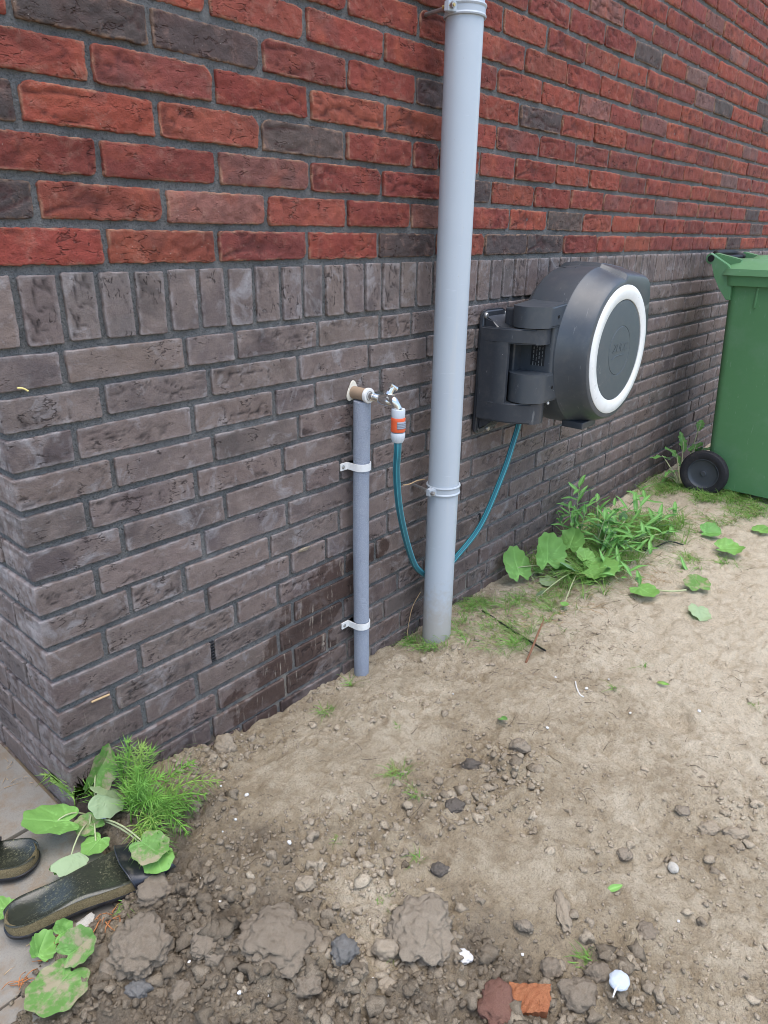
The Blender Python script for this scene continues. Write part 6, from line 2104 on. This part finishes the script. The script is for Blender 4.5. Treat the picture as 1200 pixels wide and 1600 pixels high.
for k, (px, py, s) in enumerate(SPECKS):
    P = at_ground(px, py)
    V, Fc = lump(300 + k, 2, 0.35)
    thing('white_crumb', 'white shell crumb ' + CRUMB_AT[k], 'shell crumb', (P[0], P[1], P[2] + s * 0.5), 'white crumbs scattered over the soil', mesh_np('crumb', V * s, Fc), M_WHITE)
P = at_ground(165, 1276, 0.02)
V, Fc = lump(391, 3, 0.4)
thing('lime_lump', 'white flake lying among the leaves beside the horsetail', 'lime lump', (P[0], P[1], P[2] + 0.022), None, mesh_np('flake', V * np.array([.008, .006, .003]), Fc), M_WHITE)
P = at_ground(136, 1448)
V, Fc = lump(392, 3, 0.5)
thing('lime_lump', 'dirty white flake beside the cork sole of the near sandal', 'lime lump', (P[0], P[1], P[2] + 0.012), None, mesh_np('flake', V * np.array([.014, .010, .004]), Fc), M_PALE)
# white bent thread
pts = [at_ground(*q) + Vector((0, 0, 0.002)) for q in ((899, 1066), (901, 1076), (906, 1086), (912, 1090))]
thing('white_thread', 'short bent white thread on the sand', 'thread', (0, 0, 0), None, tube_mesh('thread', spline(pts, 5), 0.0016, 6), M_WHITE)
# red chip
P = at_ground(1122, 1033)
V, Fc = lump(88, 2, 0.3, 0.4)
thing('red_chip', 'small red plastic chip on the pale sand', 'chip', (P[0], P[1], P[2] + 0.002), None, mesh_np('chip', V * 0.006, Fc), simple('red plastic chip', (0.62, 0.09, 0.07), 0.5))
# stick standing in the sand
a, b = at_ground(822, 1035), above(850, 968, 0.07)
pts = [a - Vector((0, 0, 0.02)), a, a.lerp(b, 0.35) + Vector((0.002, 0, 0.001)), a.lerp(b, 0.7) - Vector((0.001, 0, 0)), b]
stk = thing('stick', 'reddish brown stick standing at a slant in the sand', 'stick', tuple(a), None)
part('wood', tube_mesh('stick', pts, [.0035, .0034, .003, .0028, .0012], 8), simple('brown wood', (0.17, 0.085, 0.05), 0.85, 0.2, 0.35, 120, 0.4, 0, 400, 0.001), stk)
part('side_twig', tube_mesh('twig', [a.lerp(b, .2), a.lerp(b, .3) + Vector((-.02, .01, .004))], [.0016, .0008], 6), M_ROOT, stk)
# black cable ends
M_CABLE = simple('black cable', (0.012, 0.012, 0.012), 0.5, 0.4)
for lab, q, lf in (('black cable running from the drainpipe grass across the sand', [(728, 942), (760, 958), (800, 985), (828, 1002), (852, 1017)], .006), ('short black cable end sticking out below the weeds', [(972, 848), (990, 856), (1010, 860)], .02), ('long black cable lying on the sand right of the weeds', [(985, 850), (1020, 850), (1045, 846), (1068, 851)], .010)):
    pts = [above(a, b, lf) for a, b in q]
    thing('cable', lab, 'cable', (0, 0, 0), None, tube_mesh('cable', spline(pts, 6), 0.0028, 8), M_CABLE)
# pale stems lying at the weeds
for lab, q in (('pale bare stem lying in front of the coltsfoot at the wall', [(858, 895), (885, 890), (907, 889), (930, 895)]), ('pale stem joining the bright round leaf to the two touching leaves', [(1028, 922), (1050, 924), (1072, 922)]), ('pale curved root at the foot of the coltsfoot', [(833, 905), (830, 898), (838, 893), (848, 897)])):
    pts = [above(a, b, 0.015) for a, b in q]
    thing('plant_stem', lab, 'stem', (0, 0, 0), None, tube_mesh('stem', spline(pts, 6), 0.0032, 8), M_STALK)
# bits caught on the brick ledges
for nm, lab, cat, q, r, mat in (('straw', 'pale straw lying on a brick ledge near the house corner', 'straw', [(143, 1097), (157, 1091), (171, 1085)], .0020, M_DRY),
                       ('petal', 'yellow petal sticking to the mortar below the upright bricks at the left', 'petal', [(27, 606), (36, 607), (44, 611)], .0014, simple('yellow petal', (0.70, 0.58, 0.22), 0.6)),
                       ('dry_root', 'dry pale root hanging beside the lower bracket of the drainpipe', 'root', [(630, 758), (641, 756), (652, 751), (664, 749)], .0014, M_DRY),
                       ('dry_stalk', 'thin dry stalk standing at the wall left of the drainpipe foot', 'stalk', [(636, 1004), (637, 985), (644, 950), (657, 925)], .0011, M_DRY)):
    pts = [Vector(on_wall(a, b, -0.006 if nm != 'dry_root' else -0.03)) for a, b in q]
    thing(nm, lab, cat, (0, 0, 0), None, tube_mesh(nm, spline(pts, 5), r, 7), mat)
P = Vector(on_wall(475, 858, -0.004))
V, Fc = lump(123, 3, 0.6)
thing('sand_splash', 'sand sticking to a plinth brick left of the foam covered pipe', 'sand', tuple(P), None, mesh_np('splash', V * np.array([.018, .004, .006]), Fc), M_CLOD_SAND)
